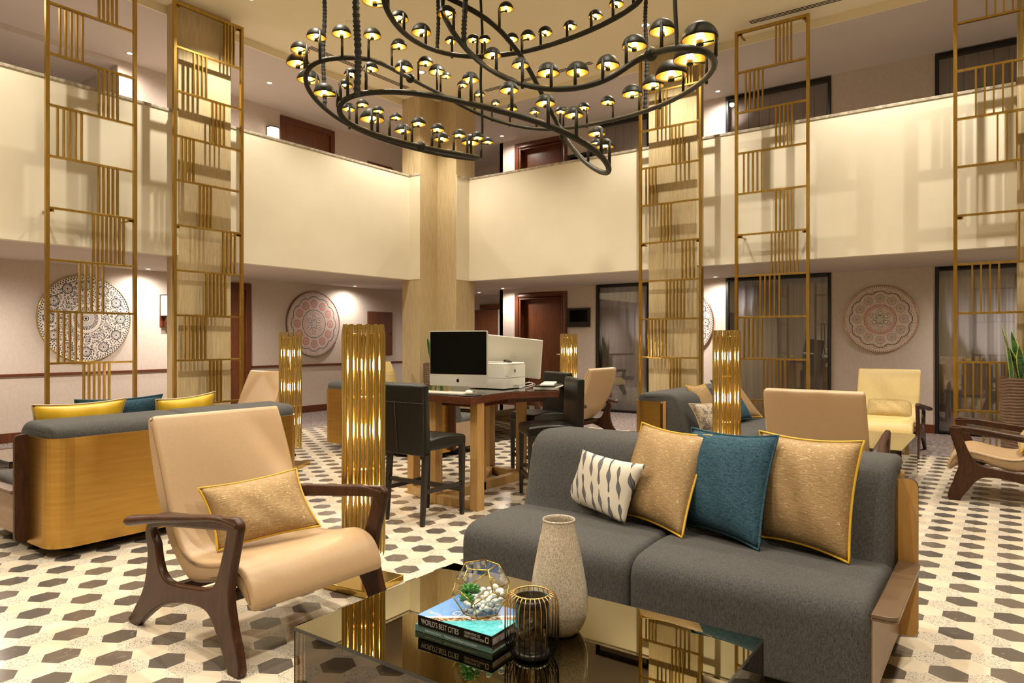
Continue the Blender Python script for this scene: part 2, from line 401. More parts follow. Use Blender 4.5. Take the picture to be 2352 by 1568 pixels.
def door_x(n,y0,y1,z0,z1,depth=.12):
    d=struct(MB().box(XW-.02,XW+.004,y0+.1,y1-.1,z0,z1-.1).build('door_%d'%n,m_doorw,None,.002))
    MB().box(XW,XW+.035,y0,y0+.1,z0,z1).box(XW,XW+.035,y1-.1,y1,z0,z1).box(XW,XW+.035,y0+.1,y1-.1,z1-.1,z1).build('door_frame',m_doorf,d,.004)
door_x(3,5.75,6.84,0,2.24); door_x(4,7.42,8.60,2.97,5.215)
d=struct(MB().box(-10.3,-9.36,12.52,12.58,0,2.0).box(-9.34,-8.42,12.52,12.58,0,2.0).build('door_5',m_doorw,None,.003))
MB().box(-9.37,-9.33,12.5,12.53,0,2.0).build('meeting_strip',m_silver,d); MB().box(-9.9,-8.42,12.5,12.6,2.02,2.12).build('door_frame',m_doorf,d)
d=struct(MB().box(-9.8,-8.42,12.50,12.58,2.97,4.75).build('door_6',m_doorw,None,.003))
# black framed glazing with curtains behind, both storeys
def glazing(n,x0,x1,z0,z1,upper):
    t=.045
    f=MB().box(x0,x0+t,YW-.02,YW+.06,z0,z1).box(x1-t,x1,YW-.02,YW+.06,z0,z1).box(x0+t,x1-t,YW-.02,YW+.06,z1-t-.01,z1).box(x0+t,x1-t,YW-.02,YW+.06,z0,z0+.045)
    d=struct(f.build('window_%d'%n,m_frameb,None,.003))
    MB().box(x0+t,x1-t,YW+.01,YW+.018,z0+.045,z1-t-.01).build('glass_pane',m_pane,d)
    if upper:
        b=MB(); k=x0
        while k<x1:
            b.box(k+.003,min(k+.165,x1),YW+.10,YW+.12,z0,z1); k+=.168
        b.build('timber_panelling',m_panelw,d,.003)
    else:
        vs=[];fs=[];nn=int((x1-x0)/.012)
        for i in range(nn+1):
            x=x0+(x1-x0)*i/nn; y=YW+.22+.035*math.sin(x*38+1.3*math.sin(x*7))+.01*math.sin(x*91)
            vs+=[(x,y,z0),(x,y,z1)]
        for i in range(nn): fs.append((2*i,2*i+2,2*i+3,2*i+1))
        MB().add(vs,fs,0,True).build('curtain',m_curt,d)
n=1
for x0,x1 in ((-6.19,-5.13),(-3.78,-2.18),(-.84,.67)):
    glazing(n,x0,x1,0,2.318,False); glazing(n+1,x0,x1,2.97,5.27,True); n+=2
# rooms behind the glazing
S('wall_behind_glazing',MB().box(-8.5,XE,13.6,13.7,0,ZU),m_paper)

# ---------------------------------------------------------------- ceiling fittings
def downlight(x,y,z,label,cat='downlight',group=None,r=.045):
    t=thing('ceiling_downlight',label,cat,(x,y,z),0,group)
    MB().lathe([(r*1.35,0),(r*1.35,-.006),(r,-.006),(r*.95,.0)],24).build('trim_ring',m_white,t)
    MB().lathe([(.0001,-.003),(r*.96,-.003)],24).build('lens',m_dl,t)
    return t
G1='downlights recessed in the main ceiling'
labs={0:'lit recessed downlight in the main ceiling near the gold screen on the left pier',1:'lit recessed downlight near the corner column ahead of the chandelier',3:'lit recessed downlight in front of the right pier above the chandelier arm'}
for i,(x,y) in enumerate(DOWN_MAIN+DOWN_MID):
    downlight(x,y,ZM,labs.get(i,'lit recessed downlight in the main ceiling, out above the seating'),'downlight',None if i in labs else G1,.05)
LL=['over the pink medallion disc near the corner column','over the blue mosaic disc on the wall','on the soffit beyond the blue mosaic disc, added fill','beside the column over the wooden door','left of the curtained glazing, beside the half-hidden disc','in the recess behind the corner column','beyond the cut-off gold screen, added as unseen fill','hidden behind the right pier, added as fill','hidden behind the left pier, added as fill']
for (x,y),s in zip(DOWN_LOW,LL): downlight(x,y,ZS,'small lit downlight in the soffit '+s,r=.035)
UU=['next to the open recess on the upper floor','above the lit sconce on the upper floor','beside the corner column on the upper floor','near the upper timber door','between the two black framed upper windows','deep in the upper open recess, added as unseen fill','beyond the cut-off gold screen upstairs, added as unseen fill','behind the right pier, added as hidden fill','behind the left pier, added as hidden fill']
for (x,y),s in zip(DOWN_UP,UU): downlight(x,y,ZU,'small lit upstairs downlight '+s,r=.035)
def slot(x0,x1,y0,y1,label):
    o=MB(); lx=(x1-x0)>(y1-y0)
    for k in range(3):
        if lx: yy=y0+(y1-y0)*(k+.5)/3; o.box(x0,x1,yy-.011,yy+.011,ZM-.002,ZM+.0)
        else: xx=x0+(x1-x0)*(k+.5)/3; o.box(xx-.011,xx+.011,y0,y1,ZM-.002,ZM+.0)
    t=thing('linear_air_diffuser',label,'air vent',((x0+x1)/2,(y0+y1)/2,ZM))
    q=o.build('slots',m_dark,None); q.data.transform(Matrix.Translation((-(x0+x1)/2,-(y0+y1)/2,-ZM))); q.parent=t
    fr=MB().box(x0-.03,x1+.03,y0-.02,y1+.02,ZM-.001,ZM+.002).build('frame',m_ceil,None); fr.data.transform(Matrix.Translation((-(x0+x1)/2,-(y0+y1)/2,-ZM))); fr.parent=t
slot(-2.72,.9,8.99,9.10,'long three-slot air diffuser in the ceiling above the tall gold screen')
slot(-7.0,-5.0,8.93,9.04,'three-slot air diffuser in the ceiling behind the chandelier, right of the corner column')
slot(-8.0,-7.89,6.2,8.15,'three-slot air diffuser in the ceiling behind the chandelier, left of the corner column')
for x,y,l in ((-6.9,6.0,'small round ceiling sensor behind the chandelier ropes'),(-5.6,7.6,'small round ceiling sensor behind the chandelier curve')):
    tag(rebase(MB().lathe([(.0001,ZM-.02),(.03,ZM-.02),(.05,ZM)],20,(x,y)).build('smoke_sensor',m_ceil),(x,y,ZM)),l,'sensor')

# ---------------------------------------------------------------- gold ladder screens
ZR=[0.0,.534,1.062,1.598,2.131,2.666,3.199,3.724,4.253,4.774,5.295]
PA={1:(.40,.68,6),2:(.13,.375,5),3:(.355,.61,5),4:(.505,.845,8),5:(.565,.775,5),6:(.125,.375,5),7:(.565,.775,5),8:(.15,.385,5),9:(.565,.765,5),0:(.2,.45,5)}
PB={1:(.51,.665,4),2:(.155,.44,6),3:(.455,.73,6),4:(.70,.875,4),5:(.365,.52,4),6:(.115,.275,4),7:(.54,.71,4),8:(.28,.45,4),9:(.72,.86,4),0:(.3,.5,4)}
PC={1:(.04,.52,7),2:(.69,.9,5),3:(.19,.45,4),4:(.64,.9,5),5:None,6:(.435,.80,5),7:(.225,.575,5),8:(.66,.9,5),9:(.33,.58,4),0:(.3,.55,5)}
def ladder(name_label,loc,rz,pat,bl):
    t=thing('gold_ladder_screen',name_label,'screen',loc,rz)
    w=.915
    for x in (0.0185,w-.0185):
        MB().box(x-.0185,x+.0185,-.02,.02,0,5.314).build('upright',m_brass,t,.0015)
    for i,z in enumerate(ZR):
        if i==0: z=.012
        hh=.0185 if i==10 else .0115
        MB().box(.037,w-.037,-.018,.018,z-hh,z+hh).build('rung',m_brass,t,.001)
    for i in range(10):
        if not pat.get(i): continue
        a,b,n=pat[i]; o=MB()
        for k in range(n):
            x=w*(a+(b-a)*k/(n-1)); o.box(x-.0085,x+.0085,-.016,.016,(ZR[i] if i else .024)+.0115,ZR[i+1]-.0115)
        o.build('slat_group',m_brass,t)
    for i in (5,10):
        for x in (.06,w-.06):
            MB().box(x-.03,x+.03,.018,.022,ZR[i]-.036,ZR[i]-.008).box(x-.012,x+.012,.018,bl,ZR[i]-.03,ZR[i]-.014).build('wall_bracket',m_brass,t)
    return t
ladder('tall gold ladder screen in front of the blue mosaic disc',(-8.02,2.965,0),PI/2,PA,.205)
ladder('tall gold ladder screen standing against the left grasscloth pier',(-8.0,4.29,0),PI/2,PB,.115)
ladder('tall gold ladder screen standing against the grasscloth pier behind the chandelier',(-4.265,9.03,0),0,PB,.115)
ladder('tall gold ladder screen between the grasscloth pier and the green-red medallion disc',(-2.905,9.03,0),0,PA,.225)
ladder('tall gold ladder screen behind the potted snake plant, cut by the frame edge',(-.50,9.03,0),0,PC,.115)

# ---------------------------------------------------------------- wall art
def art_mat(kind):
    M=Mat('medallion print '+kind,.45,0,(.7,.6,.5))
    x,y,z=M.xyz('Object'); r=(x*x+y*y).sqrt(); th=y.atan2(x)
    def pol(n,R0,ph=0):
        a=((th+ph)*(n/(2*PI))).mod(1)-.5; a=a*(2*PI/n); px=r*a.cos()-R0; py=r*a.sin(); return px,py
    def med(n,R0,ph=0):
        px,py=pol(n,R0,ph); return (px*px+py*py).sqrt(),py.atan2(px)
    def ticks(ang,n,duty=.5): return ((ang*(n/(2*PI))).mod(1)<duty)
    def starfield(sc):
        v=M.t.nodes.new('ShaderNodeTexVoronoi'); v.inputs['Scale'].default_value=sc; v.feature='F1'
        M.t.links.new(M.coord('Object'),v.inputs['Vector']); return N(M.t,v.outputs['Distance'])
    if kind in('blue','mono'):
        ink=(.018,.018,.03) if kind=='blue' else (.05,.022,.02)
        base=(.66,.60,.54)
        sf=starfield(25); sf2=starfield(15)
        c=M.mix((sf<.42)*(sf>.16),base,ink)
        c=M.mix((sf2<.12),c,(.38,.16,.07)); c=M.mix(band(sf2,.3,.36)*.7,c,ink)
        for (n,R0,s,ph) in ((12,.77,.118,.26),(16,.46,.05,.1)):
            d,a=med(n,R0,ph)
            inn=d<s; c=M.mix(inn,c,base)
            c=M.mix(band(d,s*.84,s),c,ink)
            c=M.mix(band(d,s*.55,s*.8)*ticks(a,16 if s>.1 else 8,.5),c,ink)
            c=M.mix(band(d,s*.35,s*.42),c,ink); c=M.mix(d<s*.18,c,ink)
        inn=r<.36; c=M.mix(inn,c,base)
        c=M.mix(band(r,.335,.36)*ticks(th,60,.55),c,ink)
        c=M.mix(band(r,.18,.27)*ticks(th,44,.55),c,ink)
        c=M.mix(band(r,.09,.17)*ticks(th,56,.4),c,(.16,.14,.14))
        c=M.mix(band(r,.05,.068),c,ink); c=M.mix(r<.03,c,ink)
        c=M.mix(r>.91,c,base)
        c=M.mix(band(r,.92,.95)*ticks(th,96,.5),c,ink); c=M.mix(band(r,.957,.98)*ticks(th+.03,96,.5),c,ink)
        c=M.mix(r>.985,c,ink)
    else:
        red=(.42,.075,.055) if kind=='pink' else (.45,.13,.11)
        pale=(.62,.51,.46) if kind=='pink' else (.66,.57,.48); grn=(.045,.075,.055); dk=(.13,.03,.025)
        sf=starfield(38); sf2=starfield(24)
        c=M.mix(band(sf,.26,.35)*.8,pale,red if kind!='pink' else (.10,.07,.07)); c=M.mix(band(sf2,.28,.38)*.7,c,(.28,.12,.10))
        # scalloped border
        px,py=pol(12,.86,PI/12); sc=r+(th*12+0)._m('COSINE').abs()*.05
        sc=r+((th*6)._m('COSINE').abs())*-.07
        c=M.mix(band(sc,.762,.785),c,grn); 
        px2,py2=pol(12,.80,0); dd=(px2*px2*3+py2*py2*.7).sqrt()
        if kind!='pink': c=M.mix(band(dd,.045,.085)*(starfield(60)<.34),c,grn); c=M.mix((r>.80)*(sf<.25)*(r<.9),c,(.42,.06,.09))
        d,a=med(12,.62,PI/12); s=.118
        c=M.mix(d<s,c,(.60,.42,.36) if kind=='pink' else (.60,.52,.44))
        c=M.mix(band(d,s*.86,s),c,red if kind=='pink' else (.30,.22,.17)); c=M.mix(band(d,s*.55,s*.62),c,red); c=M.mix(band(d,s*.62,s*.85)*ticks(a,24,.25),c,red if kind=='pink' else (.5,.42,.35))
        c=M.mix((d<s*.4)*.6,c,(.20,.21,.20))
        c=M.mix(band(r,.35,.43),c,pale if kind=='pink' else (.60,.42,.32))
        c=M.mix(band(r,.42,.44),c,grn if kind=='pink' else red); c=M.mix(band(r,.345,.355),c,red)
        c=M.mix(band(r,.385,.40)*ticks(th,48,.4),c,dk)
        for sgn in (1,):
            px,py=pol(6,.235,0); q=(px*px*.75+py*py*(1.6)).sqrt()+px*.25
            c=M.mix(q<.075,c,pale); c=M.mix(band(q,.066,.08),c,grn); c=M.mix(q<.022,c,red)
        px,py=pol(8,.09,0); q=(px*px+py*py*2).sqrt(); c=M.mix(band(q,.03,.04),c,(.25,.25,.24))
        c=M.mix(r>.915,c,pale); c=M.mix(band(r,.93,.935),c,(.35,.2,.16))
        c=M.mix(band(r,.95,.975)*ticks(th,110,.45),c,dk); c=M.mix(r>.985,c,(.40,.20,.12))
    M.col(c); return M.m
def wall_disc(label,loc,R_,kind,facing,ph=0,rim=None):
    t=thing('medallion_wall_disc',label,'wall art',loc)
    t.rotation_euler=(PI/2,0,0) if facing=='y' else (PI/2,0,PI/2)
    t.scale=(R_,R_,R_)
    o=MB().lathe([(.0001,.06),(.985,.06)],96).build('printed_face',art_mat(kind),t)
    MB().lathe([(.985,.055),(.985,.066),(1.0,.066),(1.0,0)],96).build('metal_rim',rim or m_gold,t)
    return t
m_copper=Mat('copper rim',.3,1,(.62,.30,.16)).m; m_brownrim=Mat('brown rim',.4,0,(.12,.05,.03)).m
wall_disc('large round blue and black mosaic wall disc with a gold rim',(XW,4.29,1.60),.59,'blue','x')
wall_disc('round wall disc of red rosettes with a dark dotted brown rim',(XW,8.12,1.60),.588,'pink','x',0,m_brownrim)
wall_disc('round wall disc with green scrollwork and a copper rim beside the yellow chair',(-1.52,YW,1.607),.485,'green','y',0,m_copper)
wall_disc('round black and white wall disc half hidden behind the pier',(-4.56,YW,1.60),.585,'mono','y',0,m_copper)

def screen_panel(label,x0,x1,z0,z1):
    t=thing('wall_screen',label,'display',((x0+x1)/2,YW,z0))
    w=(x1-x0)/2;h=z1-z0
    MB().box(-w,w,-.035,0,0,h).build('frame',m_blk,t,.003)
    MB().box(-w*.78,w*.80,-.038,-.034,h*.27,h*.90).build('display_panel',m_screen,t)
screen_panel('small black wall screen right of the lower timber door',-6.79,-6.31,1.55,1.905)
screen_panel('small black wall screen on the upper floor right of the timber door',-6.79,-6.20,4.18,4.80)
for z0,z1,l in ((1.0,1.875,'flat red-brown timber panel low on the wall between the red disc and the corner column'),(3.9,4.84,'flat red-brown timber panel on the upper floor wall beside the corner column')):
    t=thing('service_hatch',l,'wall cabinet',(XW+.002,9.765,z0))
    MB().box(0,.022,-.335,.335,0,z1-z0).build('door_panel',m_doorw,t,.003); MB().box(.022,.03,.27,.29,.4,.46).build('latch',m_dark,t)
for (y,z0,z1,l) in ((5.43,1.5,1.98,'lit alabaster wall sconce on the ground floor next to the left pier'),(7.25,4.62,4.95,'lit alabaster wall sconce on the upper floor beside the door')):
    t=thing('wall_sconce',l,'wall lamp',(XW,y,z0))
    h=z1-z0
    MB().prism([(.02,-.10),(.09,-.085),(.12,-.04),(.125,0),(.12,.04),(.09,.085),(.02,.10)],h*.35,h).build('shade',m_sconce,t)
    MB().box(0,.02,-.11,.11,0,h).box(0,.12,-.06,.06,0,h*.33).build('bracket',m_doorf,t,.004)
    MB().prism([(.02,-.105),(.095,-.09),(.13,-.04),(.13,.04),(.095,.09),(.02,.105)],h-.012,h+.004).prism([(.02,-.105),(.095,-.09),(.13,-.04),(.13,.04),(.095,.09),(.02,.105)],h*.33,h*.36).build('band',m_frameb,t)
# ---------------------------------------------------------------- sofas (local: length along x, back face y=0, front towards -y)
def shell_path(L,r,y0,n=8):
    pts=[(-L,y0)]
    pts+=[(-L+r-r*math.cos(a),-r+r*math.sin(a)) for a in [PI/2*k/n for k in range(n+1)]]
    pts+=[(L-r+r*math.sin(a),-r+r*math.cos(a)) for a in [PI/2*k/n for k in range(n+1)]]
    pts+=[(L,y0)]; return pts
def offset(pts,d):
    out=[]
    for i,p in enumerate(pts):
        a=Vector(pts[max(i-1,0)]);b=Vector(pts[min(i+1,len(pts)-1)]);t=(b-a).normalized(); out.append((p[0]+t.y*d,p[1]-t.x*d))
    return out
def soft_block(x0,x1,prof,rad=.03,pair=False):
    """profile (y,z) closed loop swept along x, its ends rounded over"""
    mb=MB(); n=len(prof); cy=sum(p[0] for p in prof)/n; cz=sum(p[1] for p in prof)/n
    r0,r1=rad if isinstance(rad,tuple) else (rad,rad)
    st=[(x0+r0*(1-math.cos(PI/2*k/6)),r0*(1-math.sin(PI/2*k/6))) for k in range(7)]
    st+= [(x0+(x1-x0)*f,0) for f in (.25,.5,.75)]
    st+= [(x1-r1*(1-math.cos(PI/2*k/6)),r1*(1-math.sin(PI/2*k/6))) for k in range(7)][::-1]
    rings=[]
    nor=[]
    for i in range(n):
        a=Vector(prof[i-1]);b=Vector(prof[(i+1)%n]);t=(b-a); t=t.normalized() if t.length else Vector((1,0)); nor.append(Vector((t.y,-t.x)))
    area=sum(prof[i][0]*prof[(i+1)%n][1]-prof[(i+1)%n][0]*prof[i][1] for i in range(n))
    sg=1 if area>0 else -1
    for x,ins in st: rings.append([(x,prof[i][0]-nor[i].x*ins*sg,prof[i][1]-nor[i].y*ins*sg) for i in range(n)])
    vs=[v for R_ in rings for v in R_]
    fs=[(i*n+k,i*n+(k+1)%n,(i+1)*n+(k+1)%n,(i+1)*n+k) for i in range(len(rings)-1) for k in range(n)]
    mb.add(vs,fs,0,True)
    caps=[(i,i+1,n-2-i,n-1-i) for i in range(n//2-1)] if pair else [tuple(range(n))]
    mb.add(rings[0],caps,0,True); mb.add(rings[-1],[c[::-1] for c in caps],0,True)
    return mb
def rounded(poly,r,seg=5):
    out=[];n=len(poly)
    for i,p in enumerate(poly):
        rr=r[i] if isinstance(r,(list,tuple)) else r
        p=Vector(p);a=(Vector(poly[i-1])-p);b=(Vector(poly[(i+1)%n])-p)
        rr=min(rr,a.length*.49,b.length*.49); A=p+a.normalized()*rr; B=p+b.normalized()*rr
        if rr<1e-4: out.append(tuple(p)); continue
        for k in range(seg+1):
            t=k/seg; q=A*(1-t)**2+p*2*t*(1-t)+B*t*t; out.append((q.x,q.y))
    return out
def fit(mb,L,R_=.13,gap=.012):
    # keep the upholstery inside the rounded corners of the shell
    out=[]
    for x,y,z in mb.v:
        sx=1 if x>0 else -1; ex=abs(x)-(L-R_); ey=y+R_
        if ex>0 and ey>0:
            d=math.hypot(ex,ey)
            if d>R_-gap: ex*=(R_-gap)/d; ey*=(R_-gap)/d
            x=sx*(L-R_+ex); y=-R_+ey
        else:
            if abs(x)>L-gap*.5 and y>-.34: x=sx*(L-gap*.5)
            y=min(y,-gap)
        out.append((x,y,z))
    mb.v=out; return mb
def make_sofa():
    t=thing('sofa','x','sofa')
    L=.885; P=shell_path(L,.13,-.34)
    mb=MB(); mb.prism(P+offset(P,.02)[::-1],.06,.715,0,'z'); 
    sh=mb.build('brass_shell',m_brass_sh,t)
    for p in sh.data.polygons: p.use_smooth=False
    for s in (-1,1):
        o=MB(); pol=rounded([(L*s,.075),(s*.957,.075),(s*.957,.725),(L*s,.725)],[0,.045,.045,0])
        n=len(pol); o.add([(p[0],-.352,p[1]) for p in pol],[tuple(range(n))],0); o.add([(p[0],-.326,p[1]) for p in pol],[tuple(range(n))],1)
        o.add([(p[0],y,p[1]) for p in pol for y in (-.352,-.326)],[(2*i,2*((i+1)%n),2*((i+1)%n)+1,2*i+1) for i in range(n)],1)
        o.build('side_wing',[m_legw_g,m_walnut],t)
    pb=rounded([(-.62,.30),(-.475,.30),(-.03,.30),(-.03,.79),(-.47,.81),(-.56,.44)],[.02,.02,.02,.11,.13,.05],7)
    for x0,x1,rr in ((-L+.004,-.001,(.04,.04)),(.001,L-.004,(.04,.04))): fit(soft_block(x0,x1,pb,rr),L).build('back_cushion',m_grey,t)
    ps=rounded([(-1.08,.085),(-.50,.085),(-.50,.415),(-.80,.438),(-1.08,.415)],[.015,.02,.04,.2,.10],7)
    for x0,x1 in ((-L,-.001),(.001,L)): soft_block(x0,x1,ps,.035).build('seat_cushion',m_grey,t)
    for s in (-1,1):
        MB().box(min(s*.883,s*.889),max(s*.883,s*.889),-1.04,-.36,.085,.37).build('side_panel',m_tanpanel,t)
        if s>0: pl=rounded([(s*.886,-1.06),(s*.968,-1.06),(s*.968,-.36),(s*.886,-.36)],[0,.04,.02,0])
        if s>0: MB().prism(pl,.372,.386,0).prism([(p[0]*.998,p[1]*.998) for p in pl],.362,.3719,0).build('side_ledge',m_ledge,t,.003)
        for y in (-.2,-.95): MB().lathe([(.0001,0),(.026,0),(.026,.07),(.0001,.07)],16,(s*.72,y)).build('foot',m_dkleg,t)
    MB().box(-.8,.8,-1.0,-.08,.05,.09).build('plinth',m_dark,t)
    return t
m_legw_g=wood('golden veneer wing',(.46,.245,.06),(.56,.32,.10),.3,(3,3,.4),6)
sofa=make_sofa()
GS='matching charcoal and brass sofas'
def place(o,lab,loc,rz): tag(o,lab,o['category'],None); o.location=loc; o.rotation_euler=(0,0,rz); return o
place(sofa,'charcoal sofa facing the mirrored coffee table with three gold-edged and blue pillows',(-1.262,3.64,0),0)
s2=place(copy_tree(sofa),'charcoal sofa seen from its brass back, with mustard pillows above',(-4.56,2.60,0),-PI/2)
s3=place(copy_tree(sofa),'charcoal sofa beyond the computer table, its brass back behind the floor lamp',(-5.95,5.53,0),PI)
s4=place(copy_tree(sofa),'charcoal sofa side-on behind the gold pillows, holding a mottled lumbar pillow',(-3.0,7.075,0),PI/2)

# ---------------------------------------------------------------- lounge chairs (local: faces +x)
FO=[(-.128,.455),(-.11,.366),(-.119,.275),(-.15,.185),(-.20,.118),(-.262,.045),(-.292,.016),(-.275,.0),(-.235,.0),(-.17,.045),(-.06,.118),(.043,.166),(.156,.197),(.279,.216),(.36,.216),(.41,.195),(.455,.145),(.495,.085),(.53,.03),(.545,.0),(.595,.0),(.612,.022),(.60,.085),(.57,.16),(.547,.235),(.537,.30),(.548,.38),(.568,.45),(.592,.53),(.604,.58),(.585,.598),(.54,.600),(.20,.56),(-.03,.53)]
FH=[(-.07,.480),(-.05,.40),(-.035,.34),(-.005,.285),(.045,.256),(.12,.252),(.26,.268),(.38,.288),(.435,.315),(.468,.365),(.50,.44),(.525,.51),(.535,.55),(.525,.562),(.30,.535)]
PT=[(-.205,.945),(-.18,.935),(-.10,.763),(-.014,.552),(.045,.44),(.115,.378),(.20,.362),(.318,.378),(.42,.402),(.49,.408),(.56,.385),(.605,.335),(.628,.275),(.622,.245)]
PBt=[(.598,.243),(.55,.282),(.482,.318),(.40,.318),(.30,.288),(.165,.262),(.09,.285),(.02,.338),(-.05,.41),(-.10,.505),(-.165,.63),(-.215,.79),(-.238,.90),(-.232,.938)]
def make_chair(leather):
    t=thing('lounge_chair','x','armchair')
    for s in (-1,1):
        mtx=Matrix.Translation((0,s*.372,0))@Matrix.Rotation(PI/2,4,'X')
        fo=[tuple(p)[:2] for p in catmull([(a,b,0) for a,b in FO],3,True)]; fh=[tuple(p)[:2] for p in catmull([(a,b,0) for a,b in FH],3,True)]
        q=flat_shape(fo,[fh],.036,.009,'side_frame',m_walnut,t,mtx)
        for p in q.data.polygons: p.use_smooth=True
        path=catmull([(.60,s*.372,.582),(.45,s*.374,.588),(.25,s*.382,.560),(.02,s*.40,.528),(-.12,s*.415,.504),(-.21,s*.425,.488)],5)
        m_=len(path); rs=[.022+.020*(i/(m_-1))**1.5 for i in range(m_)]; rs[-1]*=.5; rs[-2]*=.85
        MB().tube(path,.02,14,rs=rs,flat=(.62,1.0)).build('armrest',m_walnut,t)
    for x,z in ((.44,.262),(.07,.225)): MB().box(x-.022,x+.022,-.36,.36,z-.02,z+.02).build('stretcher',m_walnut,t,.006)
    loop=[(p.x,p.y) for p in catmull([(a,b,0) for a,b in PT+PBt],3,True)]
    blk=soft_block(-.335,.335,loop,.022,True)
    blk.v=[(v[1],v[0],v[2]) for v in blk.v]
    blk.build('seat_shell',leather,t)
    for s in (-1,1):
        for (off,yy) in ((.020,.3345),):
            pts=catmull([(a*1.0,b,0) for a,b in PT[1:-1]],4)
            nn=[]
            for i,p in enumerate(pts):
                tt=(pts[min(i+1,len(pts)-1)]-pts[max(i-1,0)]).normalized(); nn.append((p.x-tt.y*-off*-1 if False else p.x+tt.y*off, s*yy, p.y-tt.x*off))
            MB().tube(nn,.0028,6).build('edge_seam',m_lseam,t)
    return t
ch=make_chair(m_leather)
place(ch,'tan leather lounge chair with walnut arms and a gold lumbar pillow, beside the coffee table',(-3.0,1.945,0),math.radians(-1.5))
c2=place(copy_tree(ch),'tan leather lounge chair seen from behind, beyond the pillows on the charcoal sofa',(-1.13,5.42,0),PI/2)
c3=place(copy_tree(ch),'tan leather lounge chair in profile cut by the frame edge, near the snake plant',(.21,7.07,0),PI)
c4=place(copy_tree(ch),'tan leather lounge chair behind the black bar stools',(-4.40,7.80,0),PI)
c5=place(copy_tree(ch),'tan leather lounge chair beyond the mustard pillows, half behind a floor lamp',(-6.89,4.60,0),-PI/2)
cy=make_chair(m_leath2)
place(cy,'pale yellow leather lounge chair with a shiny gold pillow below the green-red disc',(-1.19,9.33,0),-PI/2)
c6=place(copy_tree(cy),'pale yellow lounge chair just showing above the bar stool near the corner column',(-8.12,7.80,0),0)

# ---------------------------------------------------------------- pillows
def pillow(name,label,BL,BR,TR,TL,T,mat,pipe=None,back=None,cat='cushion',pinch=.085,n=22,group=None):
    BL,BR,TR,TL=map(Vector,(BL,BR,TR,TL)); ctr=(BL+BR+TR+TL)/4
    nrm=(BR-BL).cross(TL-BL).normalized()
    W_=((BR-BL).length+(TR-TL).length)/2; H_=((TL-BL).length+(TR-BR).length)/2
    root=thing(name,label,cat,ctr,0,group)
    mtx=Matrix(((*(BR-BL).normalized(),0),(0,0,0,0),(*nrm,0),(0,0,0,1)))
    ex=(BR-BL).normalized(); ez=nrm; ey=ez.cross(ex)
    R_=Matrix((ex,ey,ez)).transposed().to_4x4()
    root.matrix_world=Matrix.Translation(ctr)@R_; inv=R_.inverted()
    def P(u,v,side):
        a=2*u-1;b=2*v-1
        uu=.5+.5*a*(1-pinch*(1-b*b)); vv=.5+.5*b*(1-pinch*(1-a*a))
        p=(BL*(1-uu)+BR*uu)*(1-vv)+(TL*(1-uu)+TR*uu)*vv
        th=T*((1-abs(a)**3.0)*(1-abs(b)**3.0))**.62
        wr=.004*math.sin(a*9+b*4)*(1-a*a)*(1-b*b)*1.0
        return inv@((p-ctr)+nrm*side*(th+wr*side))
    idx={};vs=[];fs=[];mi=[]
    for side in (1,-1):
        g=[[None]*(n+1) for _ in range(n+1)]
        for i in range(n+1):
            for j in range(n+1):
                ed=i in(0,n) or j in(0,n)
                k=(i,j,0 if ed else side)
                if k not in idx: idx[k]=len(vs); vs.append(P(i/n,j/n,side))
                g[i][j]=idx[k]
        for i in range(n):
            for j in range(n):
                f=(g[i][j],g[i+1][j],g[i+1][j+1],g[i][j+1]); fs.append(f if side>0 else f[::-1]); mi.append(0 if side>0 or not back else 1)
    mb=MB(); mb.v=[tuple(v) for v in vs]; mb.f=[list(f) for f in fs]; mb.mi=mi; mb.sm=[True]*len(fs)
    mb.build('cover',[mat,back] if back else mat,root)
    if pipe:
        per=[P(i/n,0,1) for i in range(n)]+[P(1,j/n,1) for j in range(n)]+[P(1-i/n,1,1) for i in range(n)]+[P(0,1-j/n,1) for j in range(n)]
        MB().tube(per,.0055,8,closed=True).build('piping',pipe,root)
    return root
# feather print
def feather_mat():
    M=Mat('ink feather print',.75,0,(.7,.64,.54))
    x,y,z=M.xyz('Object'); w=.062; nz=M.noise(14,2)
    row=(y/.105)._m('FLOOR'); 
    xx=(x+y*.22)/w; cell=xx._m('FLOOR'); px=((xx.mod(1))-.5)*w
    yy=(y+(cell*12.9)._m('SINE')*.08)/.17; py=((yy.mod(1))-.5)*.17
    wob=((py*75+cell*1.7)._m('SINE'))*.005+.0095
    env=((py/.076)*(py/.076)).inv()._m('MAXIMUM',0).sqrt()
    half=wob*env+(nz-.5)*.004*env
    ins=px.abs()<half; core=px.abs()<(half-.0025)
    c=M.mix(ins,(.66,.60,.50),(.03,.032,.045)); c=M.mix(core*.8,c,(.17,.165,.18)); c=M.mix((px.abs()<.0011)*ins,c,(.04,.04,.05))
    M.col(c); M.bump(M.noise(200,2),.15,.002); return M.m
m_feather=feather_mat()
def mottled():
    M=Mat('mottled jacquard',.7,0,(.4,.35,.3)); v=M.noise(26,8,.75,(1,.55,1),'Object',1.2)
    M.col(M.ramp(v,[(.36,(.05,.045,.04)),(.47,(.16,.13,.11)),(.53,(.52,.42,.28)),(.62,(.10,.09,.085)),(.70,(.55,.47,.38))])); return M.m
m_mott=mottled()
SZ=.445
pillow('lumbar_pillow','white lumbar pillow printed with black ink feathers, leftmost on the charcoal sofa',(-1.93,3.16,SZ),(-1.455,2.93,SZ-.005),(-1.375,2.985,.722),(-1.775,3.09,.742),.045,m_feather)
pillow('throw_pillow','gold woven pillow with mustard piping touching the white feather-print pillow',(-1.60,3.10,SZ),(-1.165,2.90,SZ-.01),(-1.115,3.13,.862),(-1.495,3.20,.888),.075,m_goldfab,m_pipe,m_yel)
